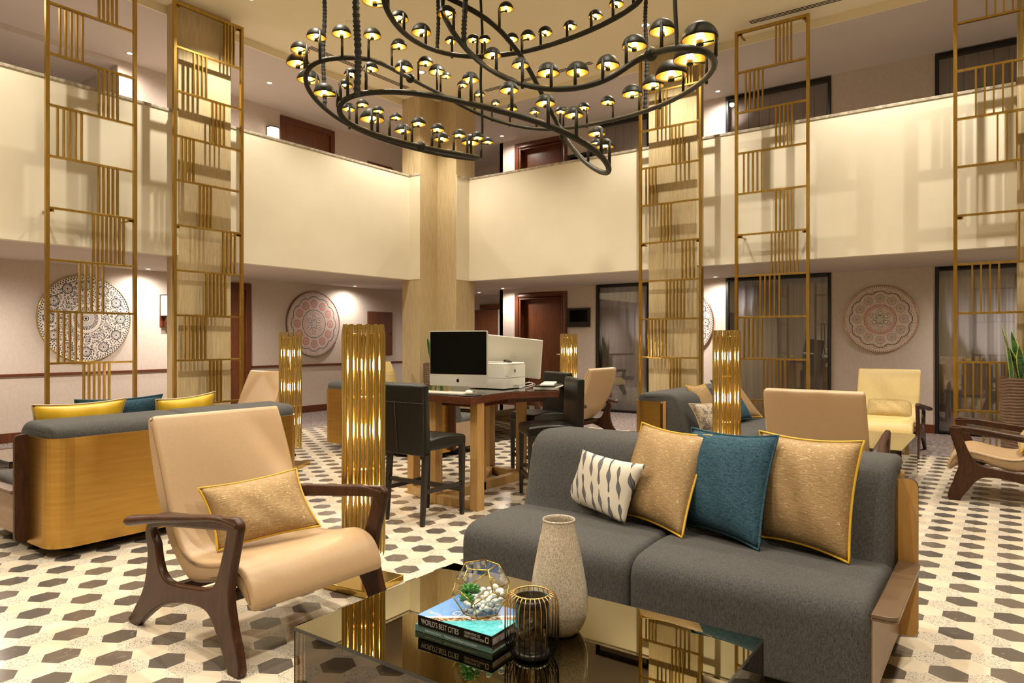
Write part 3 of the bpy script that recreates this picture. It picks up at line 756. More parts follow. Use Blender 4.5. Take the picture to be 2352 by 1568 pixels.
pillow('throw_pillow','teal blue chenille pillow between the two gold woven pillows',(-1.235,3.09,SZ),(-.838,2.91,SZ-.01),(-.810,3.10,.889),(-1.225,3.17,.885),.075,m_blue,m_blue)
pillow('throw_pillow','gold woven pillow with mustard piping at the end of the sofa near the brown ledge',(-.88,3.08,SZ),(-.505,2.945,SZ-.01),(-.478,3.11,.892),(-.913,3.18,.893),.07,m_goldfab,m_pipe,m_yel)
pillow('lumbar_pillow','gold shimmering lumbar pillow with mustard piping on the tan lounge chair',(-2.835,1.72,.372),(-2.64,2.125,.425),(-2.835,2.135,.672),(-2.965,1.705,.635),.055,m_goldfab2b if 'm_goldfab2b' in globals() else m_goldfab,m_pipe)
# pillows seen over the brass-backed sofa
pillow('throw_pillow','mustard satin pillow nearest the walnut wing of the brass-backed sofa',(-5.10,2.33,.45),(-5.10,1.80,.45),(-4.99,1.77,.895),(-4.99,2.345,.90),.07,m_yel,m_pipe2)
pillow('throw_pillow','teal blue pillow between two mustard pillows on the brass-backed sofa',(-5.2,2.60,.45),(-5.2,2.08,.45),(-5.05,2.04,.905),(-5.05,2.63,.905),.06,m_blue,m_blue)
pillow('throw_pillow','mustard satin pillow second along, beside the gold ladder screen base, on the brass-backed sofa',(-5.1,3.02,.45),(-5.1,2.56,.45),(-4.99,2.55,.875),(-4.99,3.01,.905),.07,m_yel,m_pipe2)
# pillows on the side-on sofa
pillow('throw_pillow','tan pillow with mustard piping on the side-on sofa, left of the middle floor lamp',(-2.42,6.70,.45),(-2.42,7.12,.45),(-2.60,7.10,.84),(-2.62,6.62,.85),.06,m_goldfab,m_pipe)
pillow('lumbar_pillow','mottled brown and cream lumbar pillow on the side-on sofa beside the floor lamp',(-2.34,6.28,.45),(-2.10,6.62,.45),(-2.22,6.70,.70),(-2.44,6.24,.705),.05,m_mott,m_pipe2)
pillow('throw_pillow','teal blue pillow mostly behind the middle floor lamp on the side-on sofa',(-2.30,7.20,.45),(-2.25,7.60,.45),(-2.52,7.62,.86),(-2.55,7.12,.88),.06,m_blue,m_blue)
pillow('throw_pillow','plain tan pillow with mustard piping just right of the middle floor lamp',(-2.36,7.42,.45),(-2.22,7.84,.45),(-2.55,7.80,.90),(-2.58,7.40,.90),.05,m_goldfab,m_pipe)
pillow('lumbar_pillow','shiny pale gold lumbar pillow on the pale yellow lounge chair',(-1.43,9.26,.385),(-.90,9.26,.385),(-.89,9.40,.60),(-1.43,9.40,.61),.055,m_goldfab2,m_pipe)
pillow('lumbar_pillow','gold lumbar pillow with mustard piping on the profile lounge chair at the frame edge',(.07,7.30,.40),(.07,6.84,.40),(.22,6.84,.64),(.22,7.30,.64),.06,m_goldfab2,m_pipe)
pillow('lumbar_pillow','gold pillow with mustard piping showing above the bar stool on the far yellow chair',(-7.95,7.60,.42),(-7.95,8.02,.42),(-8.12,8.02,.80),(-8.12,7.60,.80),.05,m_goldfab2,m_pipe)

# ---------------------------------------------------------------- coffee tables: mirrored top, smoked glass sides
def make_ctable():
    t=thing('mirrored_coffee_table','x','coffee table')
    hx,hy,H=.61,.385,.40
    MB().box(-hx,hx,-hy,hy,H-.010,H).build('mirror_top',[m_mirror],t)
    MB().box(-hx,hx,-hy-.0012,-hy+.0002,H-.0105,H-.0002).box(-hx,hx,hy-.0002,hy+.0012,H-.0105,H-.0002).box(-hx-.0012,-hx+.0002,-hy,hy,H-.0105,H-.0002).box(hx-.0002,hx+.0012,-hy,hy,H-.0105,H-.0002).build('top_edge',m_edge,t)
    g=.008
    for n_,b in (('glass_side',(-hx,hx,-hy,-hy+g)),('glass_side',(-hx,hx,hy-g,hy)),('glass_side',(-hx,-hx+g,-hy+g,hy-g)),('glass_side',(hx-g,hx,-hy+g,hy-g))):
        MB().box(*b,.002,H-.010).build(n_,m_smoke,t)
    for sx in (-1,1):
        for sy in (-1,1): MB().box(sx*hx-.0015,sx*hx+.0015,sy*hy-.0015,sy*hy+.0015,.002,H-.01).build('corner_joint',m_edge,t)
    return t
ct=make_ctable(); place(ct,'mirror-topped smoked glass coffee table holding books, a vase and a wire lantern',(-1.213,1.752,0),0)
place(copy_tree(ct),'mirror-topped glass coffee table between the yellow chair and the side-on sofa',(-1.10,7.05,0),PI/2)
place(copy_tree(ct),'mirror-topped glass coffee table beside the far side of the brass-backed sofa',(-6.40,2.60,0),PI/2)
place(copy_tree(ct),'mirror-topped glass coffee table seen under the computer table legs',(-5.95,7.45,0),0)

# ---------------------------------------------------------------- tubular floor lamps
def make_lamp():
    t=thing('tubular_floor_lamp','x','floor lamp')
    rnd=random.Random(3)
    MB().box(-.15,.15,-.15,.15,0,.035).build('base_plate',m_goldb,t,.004)
    MB().tube([(0,0,.035),(0,0,1.32)],.012,12).build('stem',m_gold,t)
    for z in (.26,.62,1.0,1.33): MB().lathe([(.0001,z),(.088,z),(.088,z+.006),(.0001,z+.006)],32).build('support_disc',m_gold,t)
    n=30
    for k in range(n):
        a=2*PI*k/n; R_=.105 if k%2 else .095; r=.0099 if k%2 else .0076
        z0=.165+rnd.random()*.05; z1=1.385 if k%2 else 1.335
        cx,cy=R_*math.cos(a),R_*math.sin(a)
        mb=MB(); m_=12; vs=[]
        top=1 if k%2 else 0
        for i,z in enumerate((z0,z1)):
            for j in range(m_):
                b=2*PI*j/m_; px=cx+r*math.cos(b); py=cy+r*math.sin(b); dr=(px*math.cos(a)+py*math.sin(a))-R_
                vs.append((px,py,z+(.035 if i==0 else -.05)))
        def crimp(z,tw):
            # tube end pressed flat: wide along the ring, thin across it
            o_=[]
            for j in range(m_):
                b=2*PI*j/m_; ra=r*.28*math.cos(b-a); ta=r*1.28*math.sin(b-a)
                o_.append((cx+ra*math.cos(a)-ta*math.sin(a),cy+ra*math.sin(a)+ta*math.cos(a),z+ta*tw))
            return o_
        vs=crimp(z0,rnd.uniform(-1,1)*1.2)+vs+crimp(z1,.0)
        mb.add(vs,[(q*m_+j,q*m_+(j+1)%m_,(q+1)*m_+(j+1)%m_,(q+1)*m_+j) for q in range(3) for j in range(m_)],0,True)
        mb.build('tube',m_gold,t)
    for z in (.46,.82,1.17):
        for k in range(3):
            a=2*PI*(k+.25)/3; x,y=.038*math.cos(a),.038*math.sin(a)
            MB().lathe([(.0001,z-.03),(.009,z-.026),(.011,z),(.008,z+.026),(.0001,z+.03)],10,(x,y)).build('bulb',m_bulb2,t)
    return t
m_goldb=Mat('brushed gold base',.22,1,(.62,.42,.11)).m
lp=make_lamp(); place(lp,'gold tube floor lamp on a square base, the largest, beside the tan chair',(-2.79,2.53,0),.1)
place(copy_tree(lp),'tall gold tube floor lamp behind the end of the brass-backed sofa',(-6.03,4.47,0),.5)
place(copy_tree(lp),'tall gold tube floor lamp rising behind the teal and gold sofa pillows',(-1.914,5.73,0),.2)
place(copy_tree(lp),'tall gold tube floor lamp in front of the timber door, smallest in view',(-4.62,7.69,0),.9)
for (x,y) in ((-2.79,2.53),(-6.03,4.47),(-1.914,5.73),(-4.62,7.69)):
    l=bpy.data.lights.new('lamp_glow','POINT'); l.energy=14; l.color=(1,.72,.34); l.shadow_soft_size=.05
    o=bpy.data.objects.new('lamp_glow',l); COL.objects.link(o); o.location=(x,y,.82+.0)

# ---------------------------------------------------------------- bar stools (local: faces +y)
def make_stool():
    t=thing('bar_stool','x','bar stool')
    soft_block(-.20,.20,rounded([(-.21,.52),(.21,.52),(.21,.60),(0,.622),(-.21,.60)],[.01,.02,.03,.1,.02],4),.02).build('seat',m_blackl,t)
    mb=soft_block(-.205,.205,rounded([(-.255,.49),(-.185,.49),(-.205,.99),(-.265,.99)],[.008,.01,.028,.028],5),.016); mb.build('backrest',m_blackl,t)
    MB().tube([(-.203,-.2655,.86),(.203,-.2655,.86)],.002,6).tube([(-.08,-.2665,.86),(-.05,-.262,.5)],.0018,6).build('stitching',m_lseam2,t)
    for sx in (-1,1):
        for sy in (-1,1):
            x=sx*.175; yt=sy*.185 if sy>0 else -.21; yb=yt+(0 if sy>0 else -.035)
            b=MB(); w0,w1=.014,.020
            vs=[(x+a*w0,yb+c*w0,0) for a,c in((-1,-1),(1,-1),(1,1),(-1,1))]+[(x+a*w1,yt+c*w1,.525) for a,c in((-1,-1),(1,-1),(1,1),(-1,1))]
            b.add(vs,[(3,2,1,0),(4,5,6,7),(0,1,5,4),(1,2,6,5),(2,3,7,6),(3,0,4,7)]); b.build('leg',m_dkleg,t,.003)
        MB().bar((sx*.175,.185,.235),(sx*.175,-.225,.235),.02,.03).build('stretcher',m_dkleg,t)
    MB().bar((-.175,.185,.19),(.175,.185,.19),.02,.035).build('stretcher',m_dkleg,t)
    MB().bar((-.175,-.225,.30),(.175,-.225,.30),.02,.03).build('stretcher',m_dkleg,t)
    return t
m_lseam2=Mat('black stitch',.5,0,(.03,.03,.028)).m
st=make_stool(); place(st,'black leather bar stool with its back to us, in front of the black computer screen',(-3.50,3.80,0),0)
place(copy_tree(st),'black leather bar stool in profile behind the arm of the charcoal sofa',(-3.13,4.86,0),math.radians(137))
place(copy_tree(st),'black leather bar stool behind another, beyond the printer, facing the white monitor',(-3.72,5.62,0),math.radians(160))

# ---------------------------------------------------------------- computer table
t=thing('computer_table','dark walnut three-lobed computer table on honey oak legs, carrying monitors and a printer','table',(-3.73,4.9,0))
TH=.88
lob=[(-3.256,4.008),(-3.27,4.20),(-3.30,4.42),(-3.31,4.60),(-3.20,4.80),(-3.087,4.962),(-3.20,5.16),(-3.567,5.78),(-3.68,5.66),(-3.83,5.58),(-4.0,5.60),(-4.30,5.85),(-4.70,5.05),(-4.42,4.92),(-4.28,4.70),(-4.24,4.40),(-4.20,4.008)]
lobl=[(x+3.73,y-4.9) for x,y in lob]
def pr(mb,poly,z0,z1,mi=0): return mb.prism(poly,z0,z1,mi)
pr(MB(),lobl,TH-.058,TH-.004).build('table_top',m_walnut2,t,.002)
pr(MB(),[(x*.985,y*.985) for x,y in lobl],TH-.004,TH).build('glass_surface',m_gloss,t)
pr(MB(),[(x*.80,y*.80) for x,y in lobl],TH-.10,TH-.058).build('apron',m_walnut2,t)
def leg(x,y,w=.07,d=.085,z1=TH-.058): MB().box(x-w/2+3.73,x+w/2+3.73,y-d/2-4.9,y+d/2-4.9,0,z1).build('leg',m_legw,t,.002)
for x,y in ((-3.31,4.15),(-3.735,4.15),(-3.735,5.35),(-3.735,4.72),(-4.15,5.40),(-4.12,4.30)): leg(x,y)
for (a,b) in (((-3.31,4.15),(-3.735,4.15)),((-3.735,4.15),(-3.735,5.35)),((-3.735,5.35),(-4.15,5.40)),((-3.735,4.72),(-4.15,5.40)),((-3.735,4.15),(-4.12,4.30))):
    MB().bar((a[0]+3.73,a[1]-4.9,.037),(b[0]+3.73,b[1]-4.9,.037),.07,.072).build('base_rail',m_legw,t,.002)

# all-in-one computer facing the stool
def rotz(a): return Matrix.Rotation(a,4,'Z')
t=thing('desktop_computer','black-screened all-in-one computer with a silver chin on the computer table','computer',(-3.64,4.32,TH+.0005),math.radians(12))
b=MB(); pol=rounded([(-.264,.047),(.264,.047),(.264,.498),(-.264,.498)],.012,4)
b.prism(pol,-.012,.006,0,'y'); b.build('body',m_silver,t,.001)
MB().box(-.258,.258,-.0135,-.0121,.145,.490).build('display_panel',m_screen,t)
MB().prism([(-.09,.06),(.09,.06),(.085,.0),(-.085,.0)],.02,.028,0,'y').box(-.095,.095,-.06,.11,0,.006).build('stand',m_silver,t,.001)
# fruit mark on the chin
b=MB(); ap=[(.0,.012),(.006,.0145),(.0115,.0115),(.0085,.006),(.009,.0005),(.0125,-.004),(.009,-.0105),(.0045,-.0135),(0,-.012),(-.0045,-.0135),(-.009,-.0105),(-.013,-.003),(-.012,.006),(-.0085,.0125),(-.004,.0140)]
n_=len(ap); b.add([(x,-.0127,z+.093) for x,z in ap],[tuple(range(n_))]); b.add([(x,-.0127,z+.093) for x,z in ((.0005,.0155),(.006,.0185),(.0065,.0235),(.001,.0205))],[(0,1,2,3)])
b.build('fruit_logo',m_screen,t)
t=thing('computer_keyboard','white keyboard lying in front of the black-screened computer','keyboard',(-3.62,4.12,TH+.0005),math.radians(4))
MB().box(-.215,.215,-.058,.058,0,.014).build('keyboard_body',m_white,t,.003)
b=MB()
for i in range(14):
    for j in range(5): b.box(-.20+i*.0287,-.20+i*.0287+.024,-.05+j*.0202,-.05+j*.0202+.016,.014,.0165)
q=b.build('keys',m_white2 if 'm_white2' in globals() else m_white,t)
t=thing('mouse_pad','thin black mouse pad at the table corner','mouse pad',(-3.385,4.13,TH+.0005),.1); MB().lathe([(.0001,0),(.105,0),(.105,.004),(.0001,.004)],32).build('pad',m_blk,t)
t=thing('computer_mouse','white computer mouse on the black pad','mouse',(-3.40,4.16,TH+.005),.9)
b=MB(); b.lathe([(.0001,.032),(.012,.031),(.024,.025),(.031,.014),(.032,.0),(.0001,0)],20); b.v=[(x*.95,y*1.6,z) for x,y,z in b.v]; b.build('shell',m_white,t); MB().tube([(0,.05,.012),(.01,.09,.01),(-.03,.13,.004),(-.1,.16,.003)],.0022,6).build('cable',m_white,t)
# laser printer facing +x
t=thing('laser_printer','boxy white laser printer between the two computers','printer',(-3.70,4.90,TH+.0005),math.radians(4))
w=.20;d=.178;H=.225
MB().box(-w,w,-d,d,.006,H*.42-.002).box(-w+.004,w-.004,-d+.004,d-.004,H*.42-.002,H*.42+.002).box(-w,w,-d,d,H*.42+.002,H-.02).build('body',m_white,t,.008)
MB().box(-w+.004,w-.002,-d+.004,d-.004,H-.02,H).build('top_cover',m_white,t,.007)
MB().box(-.10,.14,-.12,.06,H,H+.006).build('output_tray',m_grill,t,.002)
MB().prism([(.10,H+.004),(.15,H+.004),(.15,H+.010),(.105,H+.026)],-.03,.035,0,'y').build('control_panel',m_blk,t)
b=MB()
for k in range(9): b.box(-.07+k*.011,-.065+k*.011,-d-.0008,-d,.03,.105)
b.build('side_vent',m_grill,t); MB().box(w-.004,w+.0008,-.03,.07,.018,.032).build('tray_handle',m_grill,t)
b=MB().lathe([(.0001,0),(.0145,0)],24); b.v=[(w+.0008,y,x+.155) for x,y,z in b.v]; b.build('round_badge',m_blk,t)
MX=Matrix.Translation((w+.0012,0,0))@Matrix.Rotation(PI/2,4,'Z')@Matrix.Rotation(PI/2,4,'X')
text('hp',.019,m_white,t,Matrix.Translation((w+.0012,-.0085,.150))@Matrix.Rotation(PI/2,4,'Z')@Matrix.Rotation(PI/2,4,'X'),'badge_lettering')
text('LaserJet Pro',.0095,m_grill,t,Matrix.Translation((w+.0008,-.155,.112))@Matrix.Rotation(PI/2,4,'Z')@Matrix.Rotation(PI/2,4,'X'),'model_lettering')
text(':',.03,m_grill,t,Matrix.Translation((w+.0008,-.10,.028))@Matrix.Rotation(PI/2,4,'Z')@Matrix.Rotation(PI/2,4,'X'),'indicator_marks')
# second all-in-one seen from the back
t=thing('desktop_computer','white all-in-one computer seen from behind, leaning beyond the printer','computer',(-3.757,5.24,TH+.0005),math.radians(202))
R2=Matrix.Translation((0,0,.09))@Matrix.Rotation(math.radians(-6),4,'Y')@Matrix.Rotation(math.radians(-10),4,'X')
b=MB(); pol=rounded([(-.262,0),(.262,0),(.262,.365),(-.262,.365)],.008,3); b.prism(pol,-.012,.014,0,'y'); b.v=[tuple(R2@Vector(v)) for v in b.v]; b.build('body',m_white,t,.003)
b=MB().box(-.255,.255,-.0135,-.0121,.03,.357); b.v=[tuple(R2@Vector(v)) for v in b.v]; b.build('display_panel',m_screen,t)
MB().box(-.10,.10,-.05,.13,0,.008).prism([(.02,.006),(.035,.006),(.03,.16),(.018,.16)],-.03,.03,0,'x').build('stand',m_silver,t,.001)
m_badge=Mat('pale badge',.3,0,(.55,.53,.47)).m
b=MB().lathe([(.030,.0),(.033,.0)],32); b.v=[tuple(R2@Vector((x,.0145,y+.19))) for x,y,z in b.v]; b.build('round_badge',m_badge,t)
text('hp',.042,m_badge,t,R2@Matrix.Translation((.02,.0147,.178))@Matrix.Rotation(PI,4,'Z')@Matrix.Rotation(PI/2,4,'X'),'badge_lettering')
t=thing('computer_keyboard','white keyboard stacked on papers at the far table edge','keyboard',(-3.36,5.24,TH+.022),math.radians(118)); MB().box(-.21,.21,-.06,.06,0,.018).build('keyboard_body',m_white,t,.005)
t=thing('paper_tray','flat stack of white papers under the far keyboard','papers',(-3.36,5.24,TH+.0005),math.radians(112)); MB().box(-.20,.20,-.10,.10,0,.010).build('sheets',m_white,t); MB().box(-.19,.19,-.09,.09,.010,.0215).build('black_folder',m_blk,t)
tag(rebase(MB().tube(catmull([(-3.52,4.95,TH+.02),(-3.42,5.02,TH+.05),(-3.40,5.08,TH+.03),(-3.45,5.05,TH+.006),(-3.50,4.97,TH+.006),(-3.44,5.10,TH+.03),(-3.50,5.12,TH+.05)],6),.003,6).build('loose_cables',m_silver),(-3.48,5.05,TH)),'loop of grey cables between the printer and the far keyboard','cable')
# ---------------------------------------------------------------- things on the coffee table
TZ=.4005
def book(name,label,x0,x1,y0,y1,z0,th,cover,spine,rz=0):
    cx,cy=(x0+x1)/2,(y0+y1)/2; t=thing(name,label,'book',(cx,cy,z0),rz); a=(x1-x0)/2;b=(y1-y0)/2
    MB().box(-a+.004,a-.004,-b+.004,b-.004,.002,th-.002).build('pages',m_pages,t)
    MB().box(-a,a,-b,b,0,.002).box(-a,a,-b,b,th-.002,th).box(-a,a,-b-.001,-b+.002,0,th).build('cover',[cover],t,.0008)
    return t,a,b
m_pages=Mat('page block',.7,0,(.45,.38,.33)).m
m_teal=Mat('teal cloth cover',.55,0,(.10,.20,.19)).m
m_wtxt=Mat('white lettering',.5,0,(.75,.75,.75)).m; m_stxt=Mat('silver lettering',.5,0,(.42,.38,.33)).m; m_ytxt=Mat('yellow rectangle',.5,0,(.75,.50,.12)).m
def cover_mat():
    M=Mat('photo cover of a coastal city',.12,0,(.2,.4,.8)); x,y,z=M.xyz('Object')
    nz=M.noise(40,4); l=x*.72-y+.035*1+(nz-.5)*.012     # the shoreline runs corner to corner
    sky=M.ramp(y*3.6+.5,[(0,(.20,.42,.78)),(1,(.07,.20,.58))])
    sea=M.ramp(M.noise(60,4),[(.3,(.05,.42,.50)),(.7,(.18,.62,.66))])
    town=M.ramp(M.noise(130,3),[(.4,(.08,.05,.03)),(.55,(.45,.25,.13)),(.7,(.75,.65,.5))])
    c=M.mix(l>.055,sky,(.70,.72,.75)); c=M.mix(l>.072,c,town); c=M.mix(l>.100,c,sea)
    up=z>.0315; c2=M.mix(up,(.006,.006,.006),c); M.col(c2); return M.m
RB=math.radians(1.5)
t,a,b=book('large_book','thin teal book at the bottom of the stack on the mirrored table','x' if False else -1.502,-1.207,1.575,1.80,TZ,.020,m_teal,None,RB)
RXm=lambda x,z,yy: Matrix.Translation((x,yy,z))@Matrix.Rotation(PI/2,4,'X')
text('Kamrooz Aram',.0100,m_wtxt,t,RXm(-.105,.0065,-b-.0016),'spine_lettering',.0002)
text('Palimpsest: Unstable Paintings for Anxious Interiors',.0095,m_wtxt,t,RXm(-.03,.0065,-b-.0016),'spine_lettering',.0002,sx=.62)
t,a,b=book('large_book','black-spined photo book of world cities, on top of the teal book',-1.487,-1.205,1.572,1.772,TZ+.0205,.033,cover_mat(),None,RB)
text("WORLD'S BEST CITIES",.0235,m_stxt,t,RXm(-.127,.0075,-b-.0016),'spine_title',.0002,sx=.64)
text("CELEBRATING 220\nGREAT DESTINATIONS",.0100,m_stxt,t,RXm(.040,.0180,-b-.0016),'spine_subtitle',.0002,sx=.72)
MB().box(.118,.129,-b-.0016,-b-.0012,.0085,.0105).box(.118,.129,-b-.0016,-b-.0012,.0225,.0245).box(.118,.1195,-b-.0016,-b-.0012,.0085,.0245).box(.1275,.129,-b-.0016,-b-.0012,.0085,.0245).build('rectangle_logo',m_ytxt,t)
tp=.0332
text("WORLD'S",.030,m_wtxt,t,Matrix.Translation((-.06,.005,tp)),'cover_title',.0001,sx=.8)
text("CITIES",.046,m_wtxt,t,Matrix.Translation((-.06,-.042,tp)),'cover_title',.0001,sx=.75)
text("NATIONAL\nGEOGRAPHIC",.0085,m_wtxt,t,Matrix.Translation((-.118,-.066,tp)),'cover_lettering',.0001)
MB().box(-.130,-.1285,-.076,-.058,tp-.0002,tp).box(-.1215,-.120,-.076,-.058,tp-.0002,tp).box(-.130,-.120,-.076,-.0745,tp-.0002,tp).box(-.130,-.120,-.0595,-.058,tp-.0002,tp).build('rectangle_logo',m_ytxt,t)
BT=TZ+.0205+.033+.0008
# terrarium: dodecahedron resting on a face
def dodeca(R_):
    ph=(1+5**.5)/2; V=[]
    for a in(-1,1):
        for b in(-1,1):
            for c in(-1,1): V.append((a,b,c))
    for a in(-1,1):
        for b in(-1,1): V+=[(0,a/ph,b*ph),(a/ph,b*ph,0),(a*ph,0,b/ph)]
    V=[Vector(v)*R_/math.sqrt(3) for v in V]
    ed=2/ph*R_/math.sqrt(3)
    E=[(i,j) for i in range(20) for j in range(i+1,20) if abs((V[i]-V[j]).length-ed)<1e-4]
    # faces: 5 vertices sharing a plane normal
    F=[];ico=[]
    for a in(-1,1):
        for b in(-1,1): ico+=[(0,b*ph,a),(b*ph,a,0),(a,0,b*ph)]
    for nrm in ico:
        nrm=Vector(nrm).normalized(); s_=sorted(range(20),key=lambda i:-V[i].dot(nrm))[:5]
        c_=sum((V[i] for i in s_),Vector())/5; u=(V[s_[0]]-c_).normalized(); w_=nrm.cross(u)
        s_.sort(key=lambda i:math.atan2((V[i]-c_).dot(w_),(V[i]-c_).dot(u))); F.append((s_,nrm))
    return V,E,F
V,E,F=dodeca(.091)
q=F[0][1].rotation_difference(Vector((0,0,-1))); V=[q@v for v in V]; zmin=min(v.z for v in V)
rot=Matrix.Rotation(math.radians(62),3,'Z'); V=[rot@Vector((v.x,v.y,v.z-zmin)) for v in V]
TC=Vector((-1.335,1.692,BT+.0015))
t=thing('glass_terrarium','gold-edged faceted glass terrarium of pebbles and succulents standing on the books','terrarium',TC)
mb=MB()
for i,j in E: mb.tube([V[i],V[j]],.0018,6)
mb.build('gold_frame',m_gold_dull if 'm_gold_dull' in globals() else m_brassw if 'm_brassw' in globals() else m_goldb,t)
op=max(range(12),key=lambda k:(q@F[k][1]).z*0+(rot@(q@F[k][1])).dot(Vector((.55,-.35,.35))))
mb=MB()
for k,(s_,n_) in enumerate(F):
    if k==op: continue
    mb.add([V[i]*.998 for i in s_],[(0,1,2,3,4)])
mb.build('glass_facets',m_glass,t)
m_peb=noisy('white pebble',(.80,.78,.74),(.88,.87,.85),30,.35)
pb=MB(); nlat=7;nlon=9
ver=[];
for i in range(nlat+1):
    for j in range(nlon): a_=PI*i/nlat;b_=2*PI*j/nlon; ver.append((math.sin(a_)*math.cos(b_),math.sin(a_)*math.sin(b_)*.8,math.cos(a_)*.62))
pb.add(ver,[(i*nlon+j,i*nlon+(j+1)%nlon,(i+1)*nlon+(j+1)%nlon,(i+1)*nlon+j) for i in range(nlat) for j in range(nlon)],0,True)
peb=pb.build('white_pebble',m_peb); tag(peb,'smooth white pebble inside the glass terrarium','pebble','white pebbles in the terrarium')
rn=random.Random(5); first=True; made=0
Vin=[(Vector(v)) for v in V]
nrms=[(rot@(q@F[k][1]).to_3d(),max((rot@(q@F[k][1])).dot(v) for v in V)) for k in range(12)]
def inside(p,m): return all(n.dot(p)<=d-m for n,d in nrms)
placed=[]
tries=0
while made<62 and tries<60000:
    tries+=1
    p=Vector((rn.uniform(-.08,.08),rn.uniform(-.08,.08),rn.uniform(.008,.095)))
    if p.z> .050+.28*(p.x*.8121+p.y*.5835): continue
    if p.z>.03 and (p-Vector((-.035,-.015,.055))).length<.034: continue
    r=rn.uniform(.0085,.0115)
    if not inside(p,r*.8): continue
    if any((p-a_).length<(r+b_)*.80 for a_,b_ in placed): continue
    placed.append((p,r)); o=peb if first else peb.copy()
    if not first: COL.objects.link(o)
    first=False; o.location=TC+p; o.scale=(r,r,r); o.rotation_euler=(rn.uniform(-.6,.6),rn.uniform(-.6,.6),rn.uniform(0,6)); made+=1
m_succ=noisy('succulent green',(.03,.16,.03),(.10,.32,.07),20,.35,0,None,0,2)
def succulent(label,p,s,tilt):
    t=thing('succulent',label,'plant',TC+Vector(p)); mb=MB()
    t.rotation_euler=tilt
    for ring,(nn,el,ln) in enumerate(((4,1.25,.5),(7,.85,.8),(9,.45,1.0),(10,.05,1.0))):
        for k in range(nn):
            a_=2*PI*(k+ring*.4)/nn; d=Vector((math.cos(a_)*math.cos(el),math.sin(a_)*math.cos(el),math.sin(el)))
            pts=[d*(s*ln*f) for f in (.08,.3,.6,.85,1.0)]
            mb.tube(pts,.01,8,rs=[s*.08,s*.15,s*.20,s*.13,s*.02])
    mb.build('leaf_rosette',m_succ,t); return t
succulent('green succulent rosette, the upper one behind the terrarium glass',(-.024,-.022,.066),.034,(-.5,-.35,0))
succulent('green succulent rosette, the lower one behind the terrarium glass',(-.026,-.036,.040),.030,(-1.0,-.3,0))
# vase
def vase_mat():
    M=Mat('crackled beige glass',.16,0,(.6,.5,.4),.6); v=M.noise(330,3,.7,(1,1,.6),'Object',.8); x,y,z=M.xyz()
    M.col(M.ramp(v,[(.38,(.36,.28,.19)),(.58,(.70,.62,.50))])); M.b.inputs['Transmission Weight'].default_value=.15
    M.b.inputs['Coat Weight'].default_value=.6; M.b.inputs['Coat Roughness'].default_value=.04; return M.m
t=thing('glass_vase','tall beige crackle-glass vase on the mirrored table, next to the charcoal sofa','vase',(-1.134,1.827,TZ))
prof=[(.0001,.0),(.050,.0),(.062,.004),(.078,.028),(.088,.06),(.0905,.09),(.088,.13),(.080,.18),(.070,.235),(.060,.285),(.053,.315),(.050,.338),(.0515,.345),(.049,.348),(.046,.343),(.046,.33),(.054,.28),(.07,.20),(.083,.10),(.07,.03),(.0001,.015)]
pp=[(p.x,p.y) for p in catmull([(r,z,0) for r,z in prof[1:]],3)]
MB().lathe([(.0001,0)]+pp,56).build('body',vase_mat(),t)
# wire lantern
def wire_mat():
    M=Mat('gold to black dipped wire',.3,1,(.6,.4,.15)); x,y,z=M.xyz(); M.col(M.ramp(z/.19,[(.40,(.03,.025,.02)),(.80,(.75,.50,.20))])); return M.m
m_wire=wire_mat()
t=thing('wire_lantern','gold and black wire cage candle lantern in front of the vase','lantern',(-1.110,1.642,TZ))
for z,r in ((.178,.052),(.004,.047)): MB().tube([(r*math.cos(2*PI*k/40),r*math.sin(2*PI*k/40),z) for k in range(40)],.0022,8,closed=True).build('ring',m_wire,t)
mb=MB()
for k in range(30):
    a_=2*PI*k/30; pts=catmull([(.052,0,.180),(.066,0,.172),(.0755,0,.150),(.077,0,.12),(.077,0,.06),(.0745,0,.035),(.064,0,.014),(.047,0,.003)],4)
    mb.tube([(p.x*math.cos(a_),p.x*math.sin(a_),p.z) for p in pts],.0013,5)
mb.build('wire_cage',m_wire,t)
MB().lathe([(.0465,.014),(.0475,.014),(.0475,.165),(.0465,.165),(.0465,.014)],40).build('glass_cylinder',m_smoke2,t)
MB().lathe([(.0001,.004),(.050,.004),(.050,.018),(.0001,.018)],40).build('black_base',m_blk,t)
MB().lathe([(.0478,.145),(.0495,.145),(.0495,.166),(.0478,.166),(.0478,.145)],40).build('black_top_band',m_blk,t)

